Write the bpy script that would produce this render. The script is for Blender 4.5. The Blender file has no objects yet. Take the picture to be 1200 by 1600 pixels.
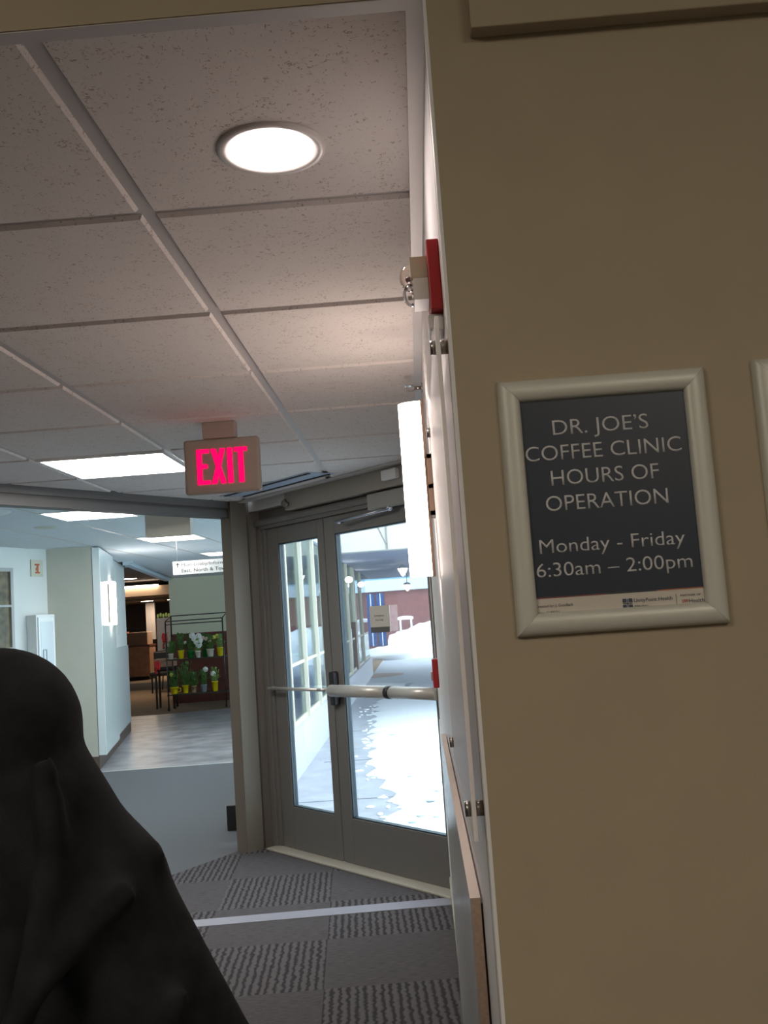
import bpy, bmesh, math, random
from mathutils import Matrix, Vector
random.seed(7)
SC = bpy.context.scene
COL = SC.collection
PI = math.pi

# ------------------------------------------------------------------ camera, world, sun, exposure
CZ = 1.55                                   # eye height
cd = bpy.data.cameras.new('camera')
cam = bpy.data.objects.new('camera', cd)
COL.objects.link(cam)
R_ = Vector((0.99695599, 0.03659129, -0.06884645))
U_ = Vector((0.07224306, -0.10146865, 0.9922122))
F_ = Vector((-0.02932056, 0.99416558, 0.10380324))
m3 = Matrix((R_, U_, -F_)).transposed()
cam.matrix_world = Matrix.Translation((0, 0, CZ)) @ m3.to_4x4()
cd.sensor_fit = 'HORIZONTAL'
cd.sensor_width = 36
cd.lens = 45
cd.clip_start = .02
cd.clip_end = 500
SC.camera = cam

SC.view_settings.view_transform = 'Standard'
SC.view_settings.look = 'None'
SC.view_settings.gamma = 1
SC.view_settings.use_curve_mapping = False
SC.view_settings.exposure = 1.5

W = bpy.data.worlds.new('world')
SC.world = W
W.use_nodes = True
wn = W.node_tree.nodes['Background']
wn.inputs['Color'].default_value = (.80, .90, 1.0, 1)
wn.inputs['Strength'].default_value = 1.65   # bright overcast winter sky

DOWNLIGHT_E, PANEL_E, SCONCE_E, LOBBY_E, CAFE_FILL_E, DARKROOM_E = 26.0, 9.0, 9.0, 4.5, 3.5, 30.0

# ------------------------------------------------------------------ materials
MATS = {}


def mat(name, col, rough=.6, metal=0, spec=.5, emit=None, es=0, noise=0, nscale=40, bump=0, bscale=200, trans=0):
    if name in MATS:
        return MATS[name]
    m = bpy.data.materials.new(name)
    m.use_nodes = True
    nt = m.node_tree
    b = nt.nodes['Principled BSDF']
    b.inputs['Base Color'].default_value = (*col, 1)
    b.inputs['Roughness'].default_value = rough
    b.inputs['Metallic'].default_value = metal
    b.inputs['Specular IOR Level'].default_value = spec
    b.inputs['Transmission Weight'].default_value = trans
    if emit:
        b.inputs['Emission Color'].default_value = (*emit, 1)
        b.inputs['Emission Strength'].default_value = es
    tc = None
    if noise or bump:
        tc = nt.nodes.new('ShaderNodeTexCoord')
    if noise:
        n = nt.nodes.new('ShaderNodeTexNoise')
        n.inputs['Scale'].default_value = nscale
        n.inputs['Detail'].default_value = 4
        nt.links.new(tc.outputs['Object'], n.inputs['Vector'])
        r = nt.nodes.new('ShaderNodeValToRGB')
        r.color_ramp.elements[0].position = .3
        r.color_ramp.elements[1].position = .7
        r.color_ramp.elements[0].color = (*[max(0, c * (1 - noise)) for c in col], 1)
        r.color_ramp.elements[1].color = (*[min(1, c * (1 + noise)) for c in col], 1)
        nt.links.new(n.outputs['Fac'], r.inputs['Fac'])
        nt.links.new(r.outputs['Color'], b.inputs['Base Color'])
    if bump:
        n = nt.nodes.new('ShaderNodeTexNoise')
        n.inputs['Scale'].default_value = bscale
        n.inputs['Detail'].default_value = 3
        nt.links.new(tc.outputs['Object'], n.inputs['Vector'])
        bp = nt.nodes.new('ShaderNodeBump')
        bp.inputs['Strength'].default_value = bump
        bp.inputs['Distance'].default_value = .002
        nt.links.new(n.outputs['Fac'], bp.inputs['Height'])
        nt.links.new(bp.outputs['Normal'], b.inputs['Normal'])
    MATS[name] = m
    return m


def glow(name, col, s):
    m = bpy.data.materials.new(name)
    m.use_nodes = True
    nt = m.node_tree
    nt.nodes.remove(nt.nodes['Principled BSDF'])
    e = nt.nodes.new('ShaderNodeEmission')
    e.inputs['Color'].default_value = (*col, 1)
    e.inputs['Strength'].default_value = s
    nt.links.new(e.outputs[0], nt.nodes['Material Output'].inputs[0])
    MATS[name] = m
    return m


def glass(name, tint, refl=.5):
    """thin clear pane: tinted see-through plus fresnel mirror reflection"""
    m = bpy.data.materials.new(name)
    m.use_nodes = True
    nt = m.node_tree
    nt.nodes.remove(nt.nodes['Principled BSDF'])
    t = nt.nodes.new('ShaderNodeBsdfTransparent')
    t.inputs['Color'].default_value = (*tint, 1)
    g = nt.nodes.new('ShaderNodeBsdfGlossy')
    g.inputs['Roughness'].default_value = .02
    fr = nt.nodes.new('ShaderNodeFresnel')
    fr.inputs['IOR'].default_value = 1.45
    mu = nt.nodes.new('ShaderNodeMath')
    mu.operation = 'MULTIPLY'
    mu.inputs[1].default_value = refl
    nt.links.new(fr.outputs[0], mu.inputs[0])
    mx = nt.nodes.new('ShaderNodeMixShader')
    nt.links.new(mu.outputs[0], mx.inputs[0])
    nt.links.new(t.outputs[0], mx.inputs[1])
    nt.links.new(g.outputs[0], mx.inputs[2])
    nt.links.new(mx.outputs[0], nt.nodes['Material Output'].inputs[0])
    MATS[name] = m
    return m


def frosted(name, col, clear=.45):
    m = bpy.data.materials.new(name)
    m.use_nodes = True
    nt = m.node_tree
    nt.nodes.remove(nt.nodes['Principled BSDF'])
    t = nt.nodes.new('ShaderNodeBsdfTransparent')
    d = nt.nodes.new('ShaderNodeBsdfDiffuse')
    d.inputs['Color'].default_value = (*col, 1)
    tl = nt.nodes.new('ShaderNodeBsdfTranslucent')
    tl.inputs['Color'].default_value = (*col, 1)
    g = nt.nodes.new('ShaderNodeBsdfGlossy')
    g.inputs['Roughness'].default_value = .15
    fr = nt.nodes.new('ShaderNodeFresnel')
    m1, m2, m3_ = (nt.nodes.new('ShaderNodeMixShader') for _ in range(3))
    m1.inputs[0].default_value = .5
    m2.inputs[0].default_value = clear
    L = nt.links.new
    L(d.outputs[0], m1.inputs[1]); L(tl.outputs[0], m1.inputs[2])
    L(m1.outputs[0], m2.inputs[1]); L(t.outputs[0], m2.inputs[2])
    mu = nt.nodes.new('ShaderNodeMath')
    mu.operation = 'MULTIPLY'
    mu.inputs[1].default_value = .22
    g.inputs['Roughness'].default_value = .3
    L(fr.outputs[0], mu.inputs[0]); L(mu.outputs[0], m3_.inputs[0]); L(m2.outputs[0], m3_.inputs[1]); L(g.outputs[0], m3_.inputs[2])
    L(m3_.outputs[0], nt.nodes['Material Output'].inputs[0])
    MATS[name] = m
    return m


def N(nt, t, **kw):
    n = nt.nodes.new(t)
    for k, v in kw.items():
        if k.startswith('i_'):
            n.inputs[k[2:].replace('_', ' ')].default_value = v
        else:
            setattr(n, k, v)
    return n


def ceiling_tile_mat():
    m = mat('ceiling_tile', (.60, .55, .525), .95, spec=.1)
    nt = m.node_tree
    b = nt.nodes['Principled BSDF']
    tc = N(nt, 'ShaderNodeTexCoord')
    mp = N(nt, 'ShaderNodeMapping')
    mp.inputs['Scale'].default_value = (1, 1.0, 1)
    nt.links.new(tc.outputs['Object'], mp.inputs[0])
    wn_ = N(nt, 'ShaderNodeTexNoise', i_Scale=130.0, i_Detail=2.0, i_Distortion=1.2)
    nt.links.new(mp.outputs[0], wn_.inputs['Vector'])
    big = N(nt, 'ShaderNodeTexNoise', i_Scale=26.0, i_Detail=1.0)
    nt.links.new(mp.outputs[0], big.inputs['Vector'])
    ad = N(nt, 'ShaderNodeMath', operation='MULTIPLY_ADD')
    ad.inputs[1].default_value = .25
    nt.links.new(big.outputs['Fac'], ad.inputs[0])
    nt.links.new(wn_.outputs['Fac'], ad.inputs[2])
    r = N(nt, 'ShaderNodeValToRGB')
    r.color_ramp.elements[0].position = .455
    r.color_ramp.elements[1].position = .50
    r.color_ramp.elements[0].color = (.44, .37, .33, 1)
    r.color_ramp.elements[1].color = (.68, .635, .61, 1)
    nt.links.new(ad.outputs[0], r.inputs['Fac'])
    nt.links.new(r.outputs['Color'], b.inputs['Base Color'])
    bp = N(nt, 'ShaderNodeBump', i_Strength=.6, i_Distance=.003)
    nt.links.new(r.outputs['Color'], bp.inputs['Height'])
    nt.links.new(bp.outputs['Normal'], b.inputs['Normal'])
    return m


def carpet_mat():
    """carpet squares laid with turned direction: wavy cord pattern / fine cross ribs"""
    m = mat('cord_carpet', (.1, .09, .09), .95, spec=.1)
    nt = m.node_tree
    L = nt.links.new
    b = nt.nodes['Principled BSDF']
    tc = N(nt, 'ShaderNodeTexCoord')
    rot = N(nt, 'ShaderNodeMapping')
    rot.inputs['Rotation'].default_value = (0, 0, math.radians(-4))
    rot.inputs['Location'].default_value = (.22, .12, 0)
    L(tc.outputs['Object'], rot.inputs[0])
    ch = N(nt, 'ShaderNodeTexChecker', i_Scale=1 / .62)
    L(rot.outputs[0], ch.inputs['Vector'])
    # wavy cords along depth
    nz = N(nt, 'ShaderNodeTexNoise', i_Scale=14.0, i_Detail=1.0)
    L(rot.outputs[0], nz.inputs['Vector'])
    w1 = N(nt, 'ShaderNodeTexWave', bands_direction='X', wave_profile='SIN')
    w1.inputs['Scale'].default_value = 9
    w1.inputs['Distortion'].default_value = 2.6
    w1.inputs['Detail'].default_value = 1
    w1.inputs['Detail Scale'].default_value = 3
    L(rot.outputs[0], w1.inputs['Vector'])
    mp2 = N(nt, 'ShaderNodeMapping')
    mp2.inputs['Scale'].default_value = (22, 190, 1)
    L(rot.outputs[0], mp2.inputs[0])
    w2 = N(nt, 'ShaderNodeTexNoise', i_Scale=1.0, i_Detail=2.0)
    L(mp2.outputs[0], w2.inputs['Vector'])
    mx = N(nt, 'ShaderNodeMix', data_type='FLOAT')
    L(ch.outputs['Fac'], mx.inputs[0])
    L(w1.outputs['Fac'], mx.inputs[2])
    L(w2.outputs['Fac'], mx.inputs[3])
    fine = N(nt, 'ShaderNodeTexNoise', i_Scale=260.0, i_Detail=3.0)
    L(rot.outputs[0], fine.inputs['Vector'])
    mm = N(nt, 'ShaderNodeMath', operation='MULTIPLY_ADD')
    mm.inputs[1].default_value = .55
    L(fine.outputs['Fac'], mm.inputs[0])
    L(mx.outputs[0], mm.inputs[2])
    r = N(nt, 'ShaderNodeValToRGB')
    r.color_ramp.elements[0].position = .35
    r.color_ramp.elements[1].position = 1.15 if False else 1.0
    r.color_ramp.elements[0].color = (.043, .040, .044, 1)
    r.color_ramp.elements[1].color = (.125, .115, .118, 1)
    L(mm.outputs[0], r.inputs['Fac'])
    L(r.outputs['Color'], b.inputs['Base Color'])
    bp = N(nt, 'ShaderNodeBump', i_Strength=.5, i_Distance=.004)
    L(mm.outputs[0], bp.inputs['Height'])
    L(bp.outputs['Normal'], b.inputs['Normal'])
    return m


M_tile = ceiling_tile_mat()
M_grid = mat('grid_white_metal', (.50, .47, .46), .45)
M_carpet = carpet_mat()
M_beige = mat('beige_paint', (.40, .335, .235), .7, noise=.03, nscale=8, bump=.12, bscale=350)
M_white = mat('white_laminate', (.76, .75, .75), .42, spec=.3, noise=.03, nscale=2)
M_whitepanel = frosted('frosted_acrylic', (.92, .90, .90), .45)
M_alum = mat('taupe_aluminium', (.155, .147, .135), .5, metal=0, noise=.04, nscale=60)
M_alumd = mat('dark_taupe_aluminium', (.11, .095, .08), .5)
M_silver = mat('brushed_silver', (.62, .60, .56), .35, metal=.6, bump=.05, bscale=300)
M_satin = mat('satin_silver_frame', (.62, .62, .56), .42, metal=.15, bump=.08, bscale=500)
M_steel = mat('satin_steel', (.45, .42, .40), .3, metal=1)
M_black = mat('black_plastic', (.012, .012, .013), .45)
M_red = mat('alarm_red', (.42, .012, .018), .4)
M_cream = mat('cream_plastic', (.60, .52, .40), .5)
M_cab = mat('white_enamel', (.80, .80, .80), .35)
M_wood = mat('raw_particleboard', (.58, .43, .33), .7, noise=.12, nscale=120)
M_navy = mat('poster_navy', (.026, .037, .060), .4)
M_paper = mat('poster_white', (.62, .58, .52), .45)
M_text = mat('poster_lettering', (.60, .61, .63), .5)
M_brown = mat('brown_vinyl_base', (.13, .085, .07), .5)
M_lobbyfloor = mat('lobby_floor_vinyl', (.33, .32, .34), .35, noise=.35, nscale=3.5, bump=.05)
M_tan = mat('tan_carpet', (.25, .17, .11), .95, noise=.3, nscale=60)
M_lceil = mat('lobby_ceiling_tile', (.62, .66, .70), .9, noise=.05, nscale=30)
M_lbeige = mat('lobby_beige_paint', (.66, .63, .54), .6, noise=.02, nscale=5)
M_lwhite = mat('lobby_white_paint', (.72, .72, .71), .4)
M_lpanel = mat('gloss_white_panel', (.80, .85, .86), .12)
M_sage = mat('sage_paint', (.74, .73, .55), .6)
M_wains = mat('mahogany_wainscot', (.14, .04, .028), .45, noise=.2, nscale=8)
M_darkc = mat('brown_ceiling', (.14, .115, .10), .9)
M_darkw = mat('dark_walnut', (.045, .030, .022), .5, noise=.2, nscale=6)
M_desk = mat('oak_desk', (.55, .31, .20), .45, noise=.15, nscale=8)
M_deskd = mat('dark_cherry', (.18, .06, .04), .4)
M_soffit = mat('tan_soffit', (.60, .42, .28), .7)
M_wire = mat('dark_wire', (.07, .065, .06), .4, metal=.6)
M_green = mat('leaf_green', (.085, .19, .04), .6, noise=.5, nscale=60)
M_green2 = mat('pale_leaf', (.22, .36, .10), .6, noise=.4, nscale=60)
M_yel = mat('yellow_pot', (.80, .62, .01), .4)
M_crm = mat('cream_pot', (.66, .60, .50), .5)
M_grn = mat('green_pot', (.01, .16, .03), .4)
M_tanp = mat('terracotta_pot', (.35, .24, .14), .6)
M_gryp = mat('grey_pot', (.30, .34, .38), .4)
M_fl = mat('white_petals', (.85, .84, .80), .6)
M_flp = mat('blush_petals', (.75, .55, .42), .6)
M_fly = mat('yellow_petals', (.75, .75, .12), .6)
M_redb = mat('red_ribbon', (.75, .02, .025), .5)
M_jacket = mat('black_fleece', (.0165, .018, .021), .95, spec=.15, noise=.35, nscale=25, bump=.5, bscale=900)
M_skin = mat('skin', (.50, .30, .22), .55)
M_hair = mat('dark_hair', (.03, .02, .015), .6)
M_trous = mat('charcoal_denim', (.04, .045, .06), .85)
M_snow = mat('snow', (.90, .92, .94), .8, noise=.03, nscale=8, bump=.6, bscale=25)
M_conc = mat('wet_concrete', (.43, .45, .50), .6, noise=.12, nscale=4)
M_fcream = mat('cream_cladding', (.66, .62, .50), .6)
M_brick = mat('red_brick', (.22, .09, .085), .85, noise=.2, nscale=6)
M_band = mat('pale_blue_band', (.55, .62, .74), .6)
M_out_soff = mat('grey_blue_soffit', (.34, .37, .50), .7)
M_teal = mat('teal_tint', (.10, .42, .50), .4)
M_blue = mat('blue_bin', (.03, .16, .50), .4)
M_glass = glass('door_glass', (.93, .97, .98), .35)
M_glass2 = glass('facade_glass', (.78, .89, .89), .55)
M_dome = glass('clear_dome', (.95, .92, .92), .9)
E_down = glow('downlight_lens', (1, .86, .80), DOWNLIGHT_E)
E_panel = glow('panel_diffuser', (1, .95, .88), PANEL_E)
E_sconce = glow('sconce_diffuser', (1, .82, .72), SCONCE_E)
E_lobby = glow('lobby_diffuser', (1, .97, .92), LOBBY_E)
E_cafe_fill = glow('cafe_fill_glow', (1, .88, .72), CAFE_FILL_E)  # fill glow for the added, unseen café panels
E_warm = glow('warm_lamp', (1, .80, .58), DARKROOM_E)
E_pend = glow('outdoor_lamp', (1, .95, .85), 6)
E_exit = glow('exit_red', (1, .002, .085), .62)
E_blue = glow('blue_led', (.2, .25, 1), 2.5)

# ------------------------------------------------------------------ building helpers
WM = {}


def setp(o, label=None, cat=None, group=None, kind=None):
    if label: o['label'] = label
    if cat: o['category'] = cat
    if group: o['group'] = group
    if kind: o['kind'] = kind
    return o


def thing(name, label, cat, loc=(0, 0, 0), rz=0.0, group=None):
    o = bpy.data.objects.new(name, None)
    o.empty_display_size = .05
    COL.objects.link(o)
    o.location = loc
    o.rotation_euler = (0, 0, rz)
    WM[o.name] = Matrix.Translation(loc) @ Matrix.Rotation(rz, 4, 'Z')
    return setp(o, label, cat, group)


class G:
    """collects shapes and links them as one mesh object; world=True: coordinates are scene coordinates"""

    def __init__(s):
        s.b = bmesh.new()

    def _add(s, vs, fs, smooth=False):
        vv = [s.b.verts.new(v) for v in vs]
        for f in fs:
            try:
                fc = s.b.faces.new([vv[i] for i in f])
                fc.smooth = smooth
            except ValueError:
                pass
        return s

    def box(s, a, b):
        x0, y0, z0 = a
        x1, y1, z1 = b
        x0, x1 = min(x0, x1), max(x0, x1)
        y0, y1 = min(y0, y1), max(y0, y1)
        z0, z1 = min(z0, z1), max(z0, z1)
        v = [(x0, y0, z0), (x1, y0, z0), (x1, y1, z0), (x0, y1, z0), (x0, y0, z1), (x1, y0, z1), (x1, y1, z1), (x0, y1, z1)]
        f = [(0, 3, 2, 1), (4, 5, 6, 7), (0, 1, 5, 4), (1, 2, 6, 5), (2, 3, 7, 6), (3, 0, 4, 7)]
        return s._add(v, f)

    def prism(s, poly, z0, z1):
        n = len(poly)
        ar = sum(poly[i][0] * poly[(i + 1) % n][1] - poly[(i + 1) % n][0] * poly[i][1] for i in range(n))
        if ar < 0: poly = poly[::-1]
        v = [(x, y, z0) for x, y in poly] + [(x, y, z1) for x, y in poly]
        f = [tuple(range(n))[::-1], tuple(range(n, 2 * n))] + [(i, (i + 1) % n, (i + 1) % n + n, i + n) for i in range(n)]
        return s._add(v, f)

    def seg(s, a, b, w, z0, z1):
        """upright slab along the plan line a-b, thickness w to its left"""
        dx, dy = b[0] - a[0], b[1] - a[1]
        l = math.hypot(dx, dy)
        nx, ny = -dy / l * w, dx / l * w
        return s.prism([a, b, (b[0] + nx, b[1] + ny), (a[0] + nx, a[1] + ny)], z0, z1)

    def cyl(s, p0, p1, r0, r1=None, n=20, caps=True, smooth=True):
        r1 = r0 if r1 is None else r1
        p0, p1 = Vector(p0), Vector(p1)
        d = (p1 - p0).normalized()
        a = d.orthogonal().normalized()
        c = d.cross(a)
        v = []
        for p, r in ((p0, r0), (p1, r1)):
            for i in range(n):
                t = 2 * PI * i / n
                v.append(p + a * math.cos(t) * r + c * math.sin(t) * r)
        f = [(i, (i + 1) % n, (i + 1) % n + n, i + n) for i in range(n)]
        s._add(v, f, smooth)
        if caps:
            s._add(v[:n], [tuple(range(n))[::-1]])
            s._add(v[n:], [tuple(range(n))])
        return s

    def lathe(s, prof, c=(0, 0, 0), n=24, smooth=True):
        v = []
        for r, z in prof:
            for i in range(n):
                t = 2 * PI * i / n
                v.append((c[0] + r * math.cos(t), c[1] + r * math.sin(t), c[2] + z))
        f = []
        for k in range(len(prof) - 1):
            for i in range(n):
                j = (i + 1) % n
                f.append((k * n + i, k * n + j, (k + 1) * n + j, (k + 1) * n + i))
        return s._add(v, f, smooth)

    def ball(s, c, r, n=12, m=8, rot=None):
        if not isinstance(r, (tuple, list)): r = (r, r, r)
        v = []
        for k in range(m + 1):
            ph = PI * k / m
            for i in range(n):
                t = 2 * PI * i / n
                q = Vector((r[0] * math.sin(ph) * math.cos(t), r[1] * math.sin(ph) * math.sin(t), r[2] * math.cos(ph)))
                if rot: q = rot @ q
                v.append(Vector(c) + q)
        f = []
        for k in range(m):
            for i in range(n):
                j = (i + 1) % n
                f.append((k * n + i, k * n + j, (k + 1) * n + j, (k + 1) * n + i)[::-1])
        return s._add(v, f, True)

    def tube(s, pts, r, n=10):
        rs = r if isinstance(r, (list, tuple)) else [r] * len(pts)
        for i in range(len(pts) - 1):
            s.cyl(pts[i], pts[i + 1], rs[i], rs[i + 1], n, caps=True)
            if i: s.ball(pts[i], rs[i], n, 6)
        return s

    def out(s, name, m, parent=None, world=False, bevel=0, bseg=2, merge=True):
        if merge: bmesh.ops.remove_doubles(s.b, verts=s.b.verts, dist=1e-6)
        me = bpy.data.meshes.new(name)
        if world and parent is not None:
            s.b.transform(WM[parent.name].inverted())
        s.b.to_mesh(me)
        s.b.free()
        for mm in (m if isinstance(m, list) else [m]):
            me.materials.append(mm)
        o = bpy.data.objects.new(name, me)
        COL.objects.link(o)
        if parent is not None:
            o.parent = parent
            WM[o.name] = WM[parent.name]
        else:
            WM[o.name] = Matrix.Identity(4)
        if bevel:
            bv = o.modifiers.new('bevel', 'BEVEL')
            bv.width = bevel
            bv.segments = bseg
            bv.limit_method = 'ANGLE'
        return o


def struct(g, name, m, **k):
    o = g.out(name, m, **k)
    if o.parent is None: o['kind'] = 'structure'
    return o


def text(name, body, m, parent, x0, x1, base, y, cap=None, thick=.0004, bold=0, plane='XZ', tilt=None):
    """lettering whose ink spans x0..x1 and stands on 'base'; faces -y in the parent's frame"""
    cu = bpy.data.curves.new(name, 'FONT')
    cu.body = body
    cu.size = 1
    cu.extrude = 0
    cu.offset = bold
    cu.resolution_u = 4
    t = bpy.data.objects.new(name + '_tmp', cu)
    COL.objects.link(t)
    bpy.context.view_layer.update()
    dg = bpy.context.evaluated_depsgraph_get()
    me = bpy.data.meshes.new_from_object(t.evaluated_get(dg))
    bpy.data.objects.remove(t)
    xs = [v.co.x for v in me.vertices]
    lo, hi = min(xs), max(xs)
    sx = (x1 - x0) / (hi - lo)
    sz = sx if cap is None else cap / .73
    for v in me.vertices:
        v.co = Vector((x0 + (v.co.x - lo) * sx, y, base + v.co.y * sz))
    me.materials.clear()
    me.materials.append(m)
    bm = bmesh.new()
    bm.from_mesh(me)
    bm.normal_update()
    r = bmesh.ops.extrude_face_region(bm, geom=bm.faces[:])
    for v in [e for e in r['geom'] if isinstance(e, bmesh.types.BMVert)]:
        v.co.y += thick
    bmesh.ops.recalc_face_normals(bm, faces=bm.faces)
    bm.to_mesh(me)
    bm.free()
    o = bpy.data.objects.new(name, me)
    COL.objects.link(o)
    o.parent = parent
    WM[o.name] = WM[parent.name]
    return o


def clip(poly, planes):
    for (px, py, nx, ny) in planes:            # keep (p-P).n <= 0
        out = []
        for i in range(len(poly)):
            a, b = poly[i], poly[(i + 1) % len(poly)]
            da = (a[0] - px) * nx + (a[1] - py) * ny
            db = (b[0] - px) * nx + (b[1] - py) * ny
            if da <= 0: out.append(a)
            if (da < 0 < db) or (db < 0 < da):
                t = da / (da - db)
                out.append((a[0] + (b[0] - a[0]) * t, a[1] + (b[1] - a[1]) * t))
        poly = out
        if len(poly) < 3: return []
    return poly


# ------------------------------------------------------------------ plan of the place
XW = .069                 # plane of the white passage wall
YF = 1.26                # plane of the beige wall with the signs
ZC = 2.40                 # passage ceiling
ZL = 2.55                 # lobby ceiling
DL = (-1.038, 6.729)      # left end of the glass doors
DD = (.6603, -.7510)      # along the doors
DN = (.7510, .6603)       # outward
DRZ = math.atan2(DD[1], DD[0])


def dp(s_, o=0): return (DL[0] + DD[0] * s_ + DN[0] * o, DL[1] + DD[1] * s_ + DN[1] * o)


PO = (-1.27, 6.70)        # corner post
OD = (-.540, -.8417)      # along the lobby opening, towards the camera
def op(s_, o=0): return (PO[0] + OD[0] * s_ - OD[1] * o * -1, PO[1] + OD[1] * s_ + OD[0] * o * -1)


OE = 3.3                  # opening length
XLW = op(OE)[0]           # left passage wall

# floors
g = G()
g.prism([(-8, -4.2), (4, -4.2), (4, 1.3), (XW + .01, 1.3), (XW + .01, 5.47), dp(-.1, .02), (-1.32, 6.78), op(OE + .5), (-8, op(OE + .5)[1])], -.05, 0)
struct(g, 'floor', M_carpet)
g = G()
g.prism([dp(-.1, .02), (-1.32, 6.95), (-1.32, 10.98), (-3.72, 10.85), (-8, 10.6), (-8, op(OE + .5)[1]), op(OE + .5), (-1.32, 6.78)], -.05, 0)
struct(g, 'floor_lobby_entry', mat('plain_lobby_carpet', (.115, .12, .13), .9, noise=.12, nscale=120))
g = G()
g.prism([(-1.32, 10.98), (-3.72, 10.85), (-8, 10.6), (-8, 17.6), (-4.9, 17.4), (-1.32, 18.6)], -.05, 0)
struct(g, 'floor_lobby', M_lobbyfloor)
g = G()
g.prism([(-14, 17.6), (-8, 17.6), (-4.9, 17.4), (-1.32, 18.6), (-1.32, 34), (-14, 34)], -.05, 0)
struct(g, 'floor_hall', M_tan)
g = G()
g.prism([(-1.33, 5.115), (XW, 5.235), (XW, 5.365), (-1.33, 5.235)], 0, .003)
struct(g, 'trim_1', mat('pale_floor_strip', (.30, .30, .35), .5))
g = G()
g.seg((-1.32, 10.98), (-3.72, 10.85), .05, 0, .004)
struct(g, 'trim_2', mat('metal_floor_edge', (.55, .55, .55), .4))

# passage ceiling: hung tiles on a grid
T = .661
XA, Y1 = -.503, 1.898
planes = [(XW - .027, 0, 1, 0), (0, YF + .028, 0, -1), (*dp(0, -.10), *DN), (PO[0], PO[1], .8417, -.540) if False else (*op(0, 0), -.8417, .540), (XLW, 0, -1, 0)]
g = G()
FIX = (XA - 2 * T, Y1 + 4 * T)
for i in range(-1, 6):
    for k in range(-2, 9):
        x1 = XA - (i - 1) * T - .014
        x0 = XA - i * T + .014
        y0 = Y1 + (k - 1) * T + .013
        y1 = Y1 + k * T - .013
        if abs((x0 - .014) - FIX[0]) < .01 and abs((y0 - .013) - FIX[1]) < .01: continue
        a = clip([(x0, y0), (x1, y0), (x1, y1), (x0, y1)], planes)
        bq = clip([(x0 + .006, y0 + .006), (x1 - .006, y0 + .006), (x1 - .006, y1 - .006), (x0 + .006, y1 - .006)], planes)
        if len(a) < 3: continue
        dz = 0
        if len(a) == len(bq):
            n = len(a)
            v = [(x, y, ZC + .010) for x, y in a] + [(x, y, ZC + dz) for x, y in bq]
            f = [tuple(range(n, 2 * n))[::-1]] + [(i_, (i_ + 1) % n, (i_ + 1) % n + n, i_ + n)[::-1] for i_ in range(n)]
            g._add(v, f)
        else:
            g.prism(a, ZC, ZC + .01)
bmesh.ops.recalc_face_normals(g.b, faces=g.b.faces)
struct(g, 'ceiling', M_tile)
g = G()
corner = [(XW, YF), (XW, 5.46), dp(0), PO, op(OE), (XLW, YF)]
g.prism(corner, ZC + .0095, ZC + .03)
struct(g, 'trim_3', M_grid)
# wall angles round the passage ceiling
g = G()
g.box((XW - .027, YF, ZC - .002), (XW, 5.46, ZC + .009))
g.box((XLW, YF, ZC - .002), (XW - .027, YF + .027, ZC + .009))
struct(g, 'trim_4', M_grid)

# beige wall with the signs: pier on the right, wall above the opening
g = G()
g.prism([(XW, YF), (3.2, YF), (3.2, YF + .12), (XW + .12, YF + .12), (XW, YF + .12)], 0, 3.0)
struct(g, 'wall_front', M_beige)
g = G()
g.box((-8, YF, ZC + .04), (XW, YF + .12, 3.0))
g.box((-8, YF - .002, ZC + .0), (XW, YF, 3.0))
g.box((-8, YF, 0), (XLW, YF + .12, ZC))
struct(g, 'wall_header', M_beige)
g = G()
g.box((.127, YF - .026, 2.33), (3.2, YF, 3.0))
struct(g, 'trim_5', M_beige, bevel=.002)

# white passage wall
g = G()
g.prism([(XW, YF + .12), (XW, 5.41), (.24, 5.21), (.5, 5.0), (.5, YF + .12)], 0, 2.70)
struct(g, 'wall_right', M_white)
g = G()
g.box((XW - .0035, YF - .001, 0), (XW + .001, YF + .03, ZC))
struct(g, 'trim_6', M_cab)
# left passage wall and the café room behind the camera
g = G()
g.box((XLW - .12, YF + .12, 0), (XLW, op(OE)[1], 2.7))
struct(g, 'wall_left', M_beige)
g = G().box((-8.1, -4.3, 0), (4.1, -4.2, 3.0))
struct(g, 'wall_back', M_beige)
g = G().box((4, -4.2, 0), (4.1, YF + .12, 3.0))
struct(g, 'wall_cafe_right', M_beige)
g = G().box((-8.1, -4.2, 0), (-8, YF, 3.0))
struct(g, 'wall_cafe_left', M_beige)
g = G().box((-8.1, -4.3, 3.0), (4.1, YF + .12, 3.1))
struct(g, 'ceiling_cafe', mat('cafe_ceiling', (.6, .57, .52), .9))

# header beam of the lobby opening
g = G()
g.prism([op(-.02), op(OE), op(OE, .10), op(-.02, .10)], 2.285, 2.335)
g.prism([op(-.02, .015), op(OE, .015), op(OE, .09), op(-.02, .09)], 2.335, 2.352)
g.prism([op(-.02, -.004), op(OE, -.004), op(OE, .10), op(-.02, .10)], 2.352, 2.72)
struct(g, 'trim_7', mat('header_taupe', (.12, .117, .115), .5))

# corner post between opening and doors
g = G()
g.prism([(-1.352, 6.70), (-1.275, 6.665), (-1.255, 6.74), (-1.33, 6.80)], 0, 2.66)
g.prism([(-1.272, 6.645), (-1.178, 6.745), (-1.20, 6.85), (-1.32, 6.80)], 0, 2.66)
struct(g, 'trim_8', mat('post_taupe', (.17, .15, .118), .5))
g = G()
g.prism([(-1.185, 6.78), dp(-.09, 0), dp(-.09, .1), (-1.33, 6.95), (-1.33, 6.8)], 0, 2.66)
struct(g, 'trim_9', M_alumd)

# wall above the doors, door frame, threshold
g = G()
g.prism([dp(-.12, .0), dp(1.87, .0), dp(1.87, .1), dp(-.12, .1)], 2.25, 2.72)
struct(g, 'wall_over_door', M_alumd)

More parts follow.
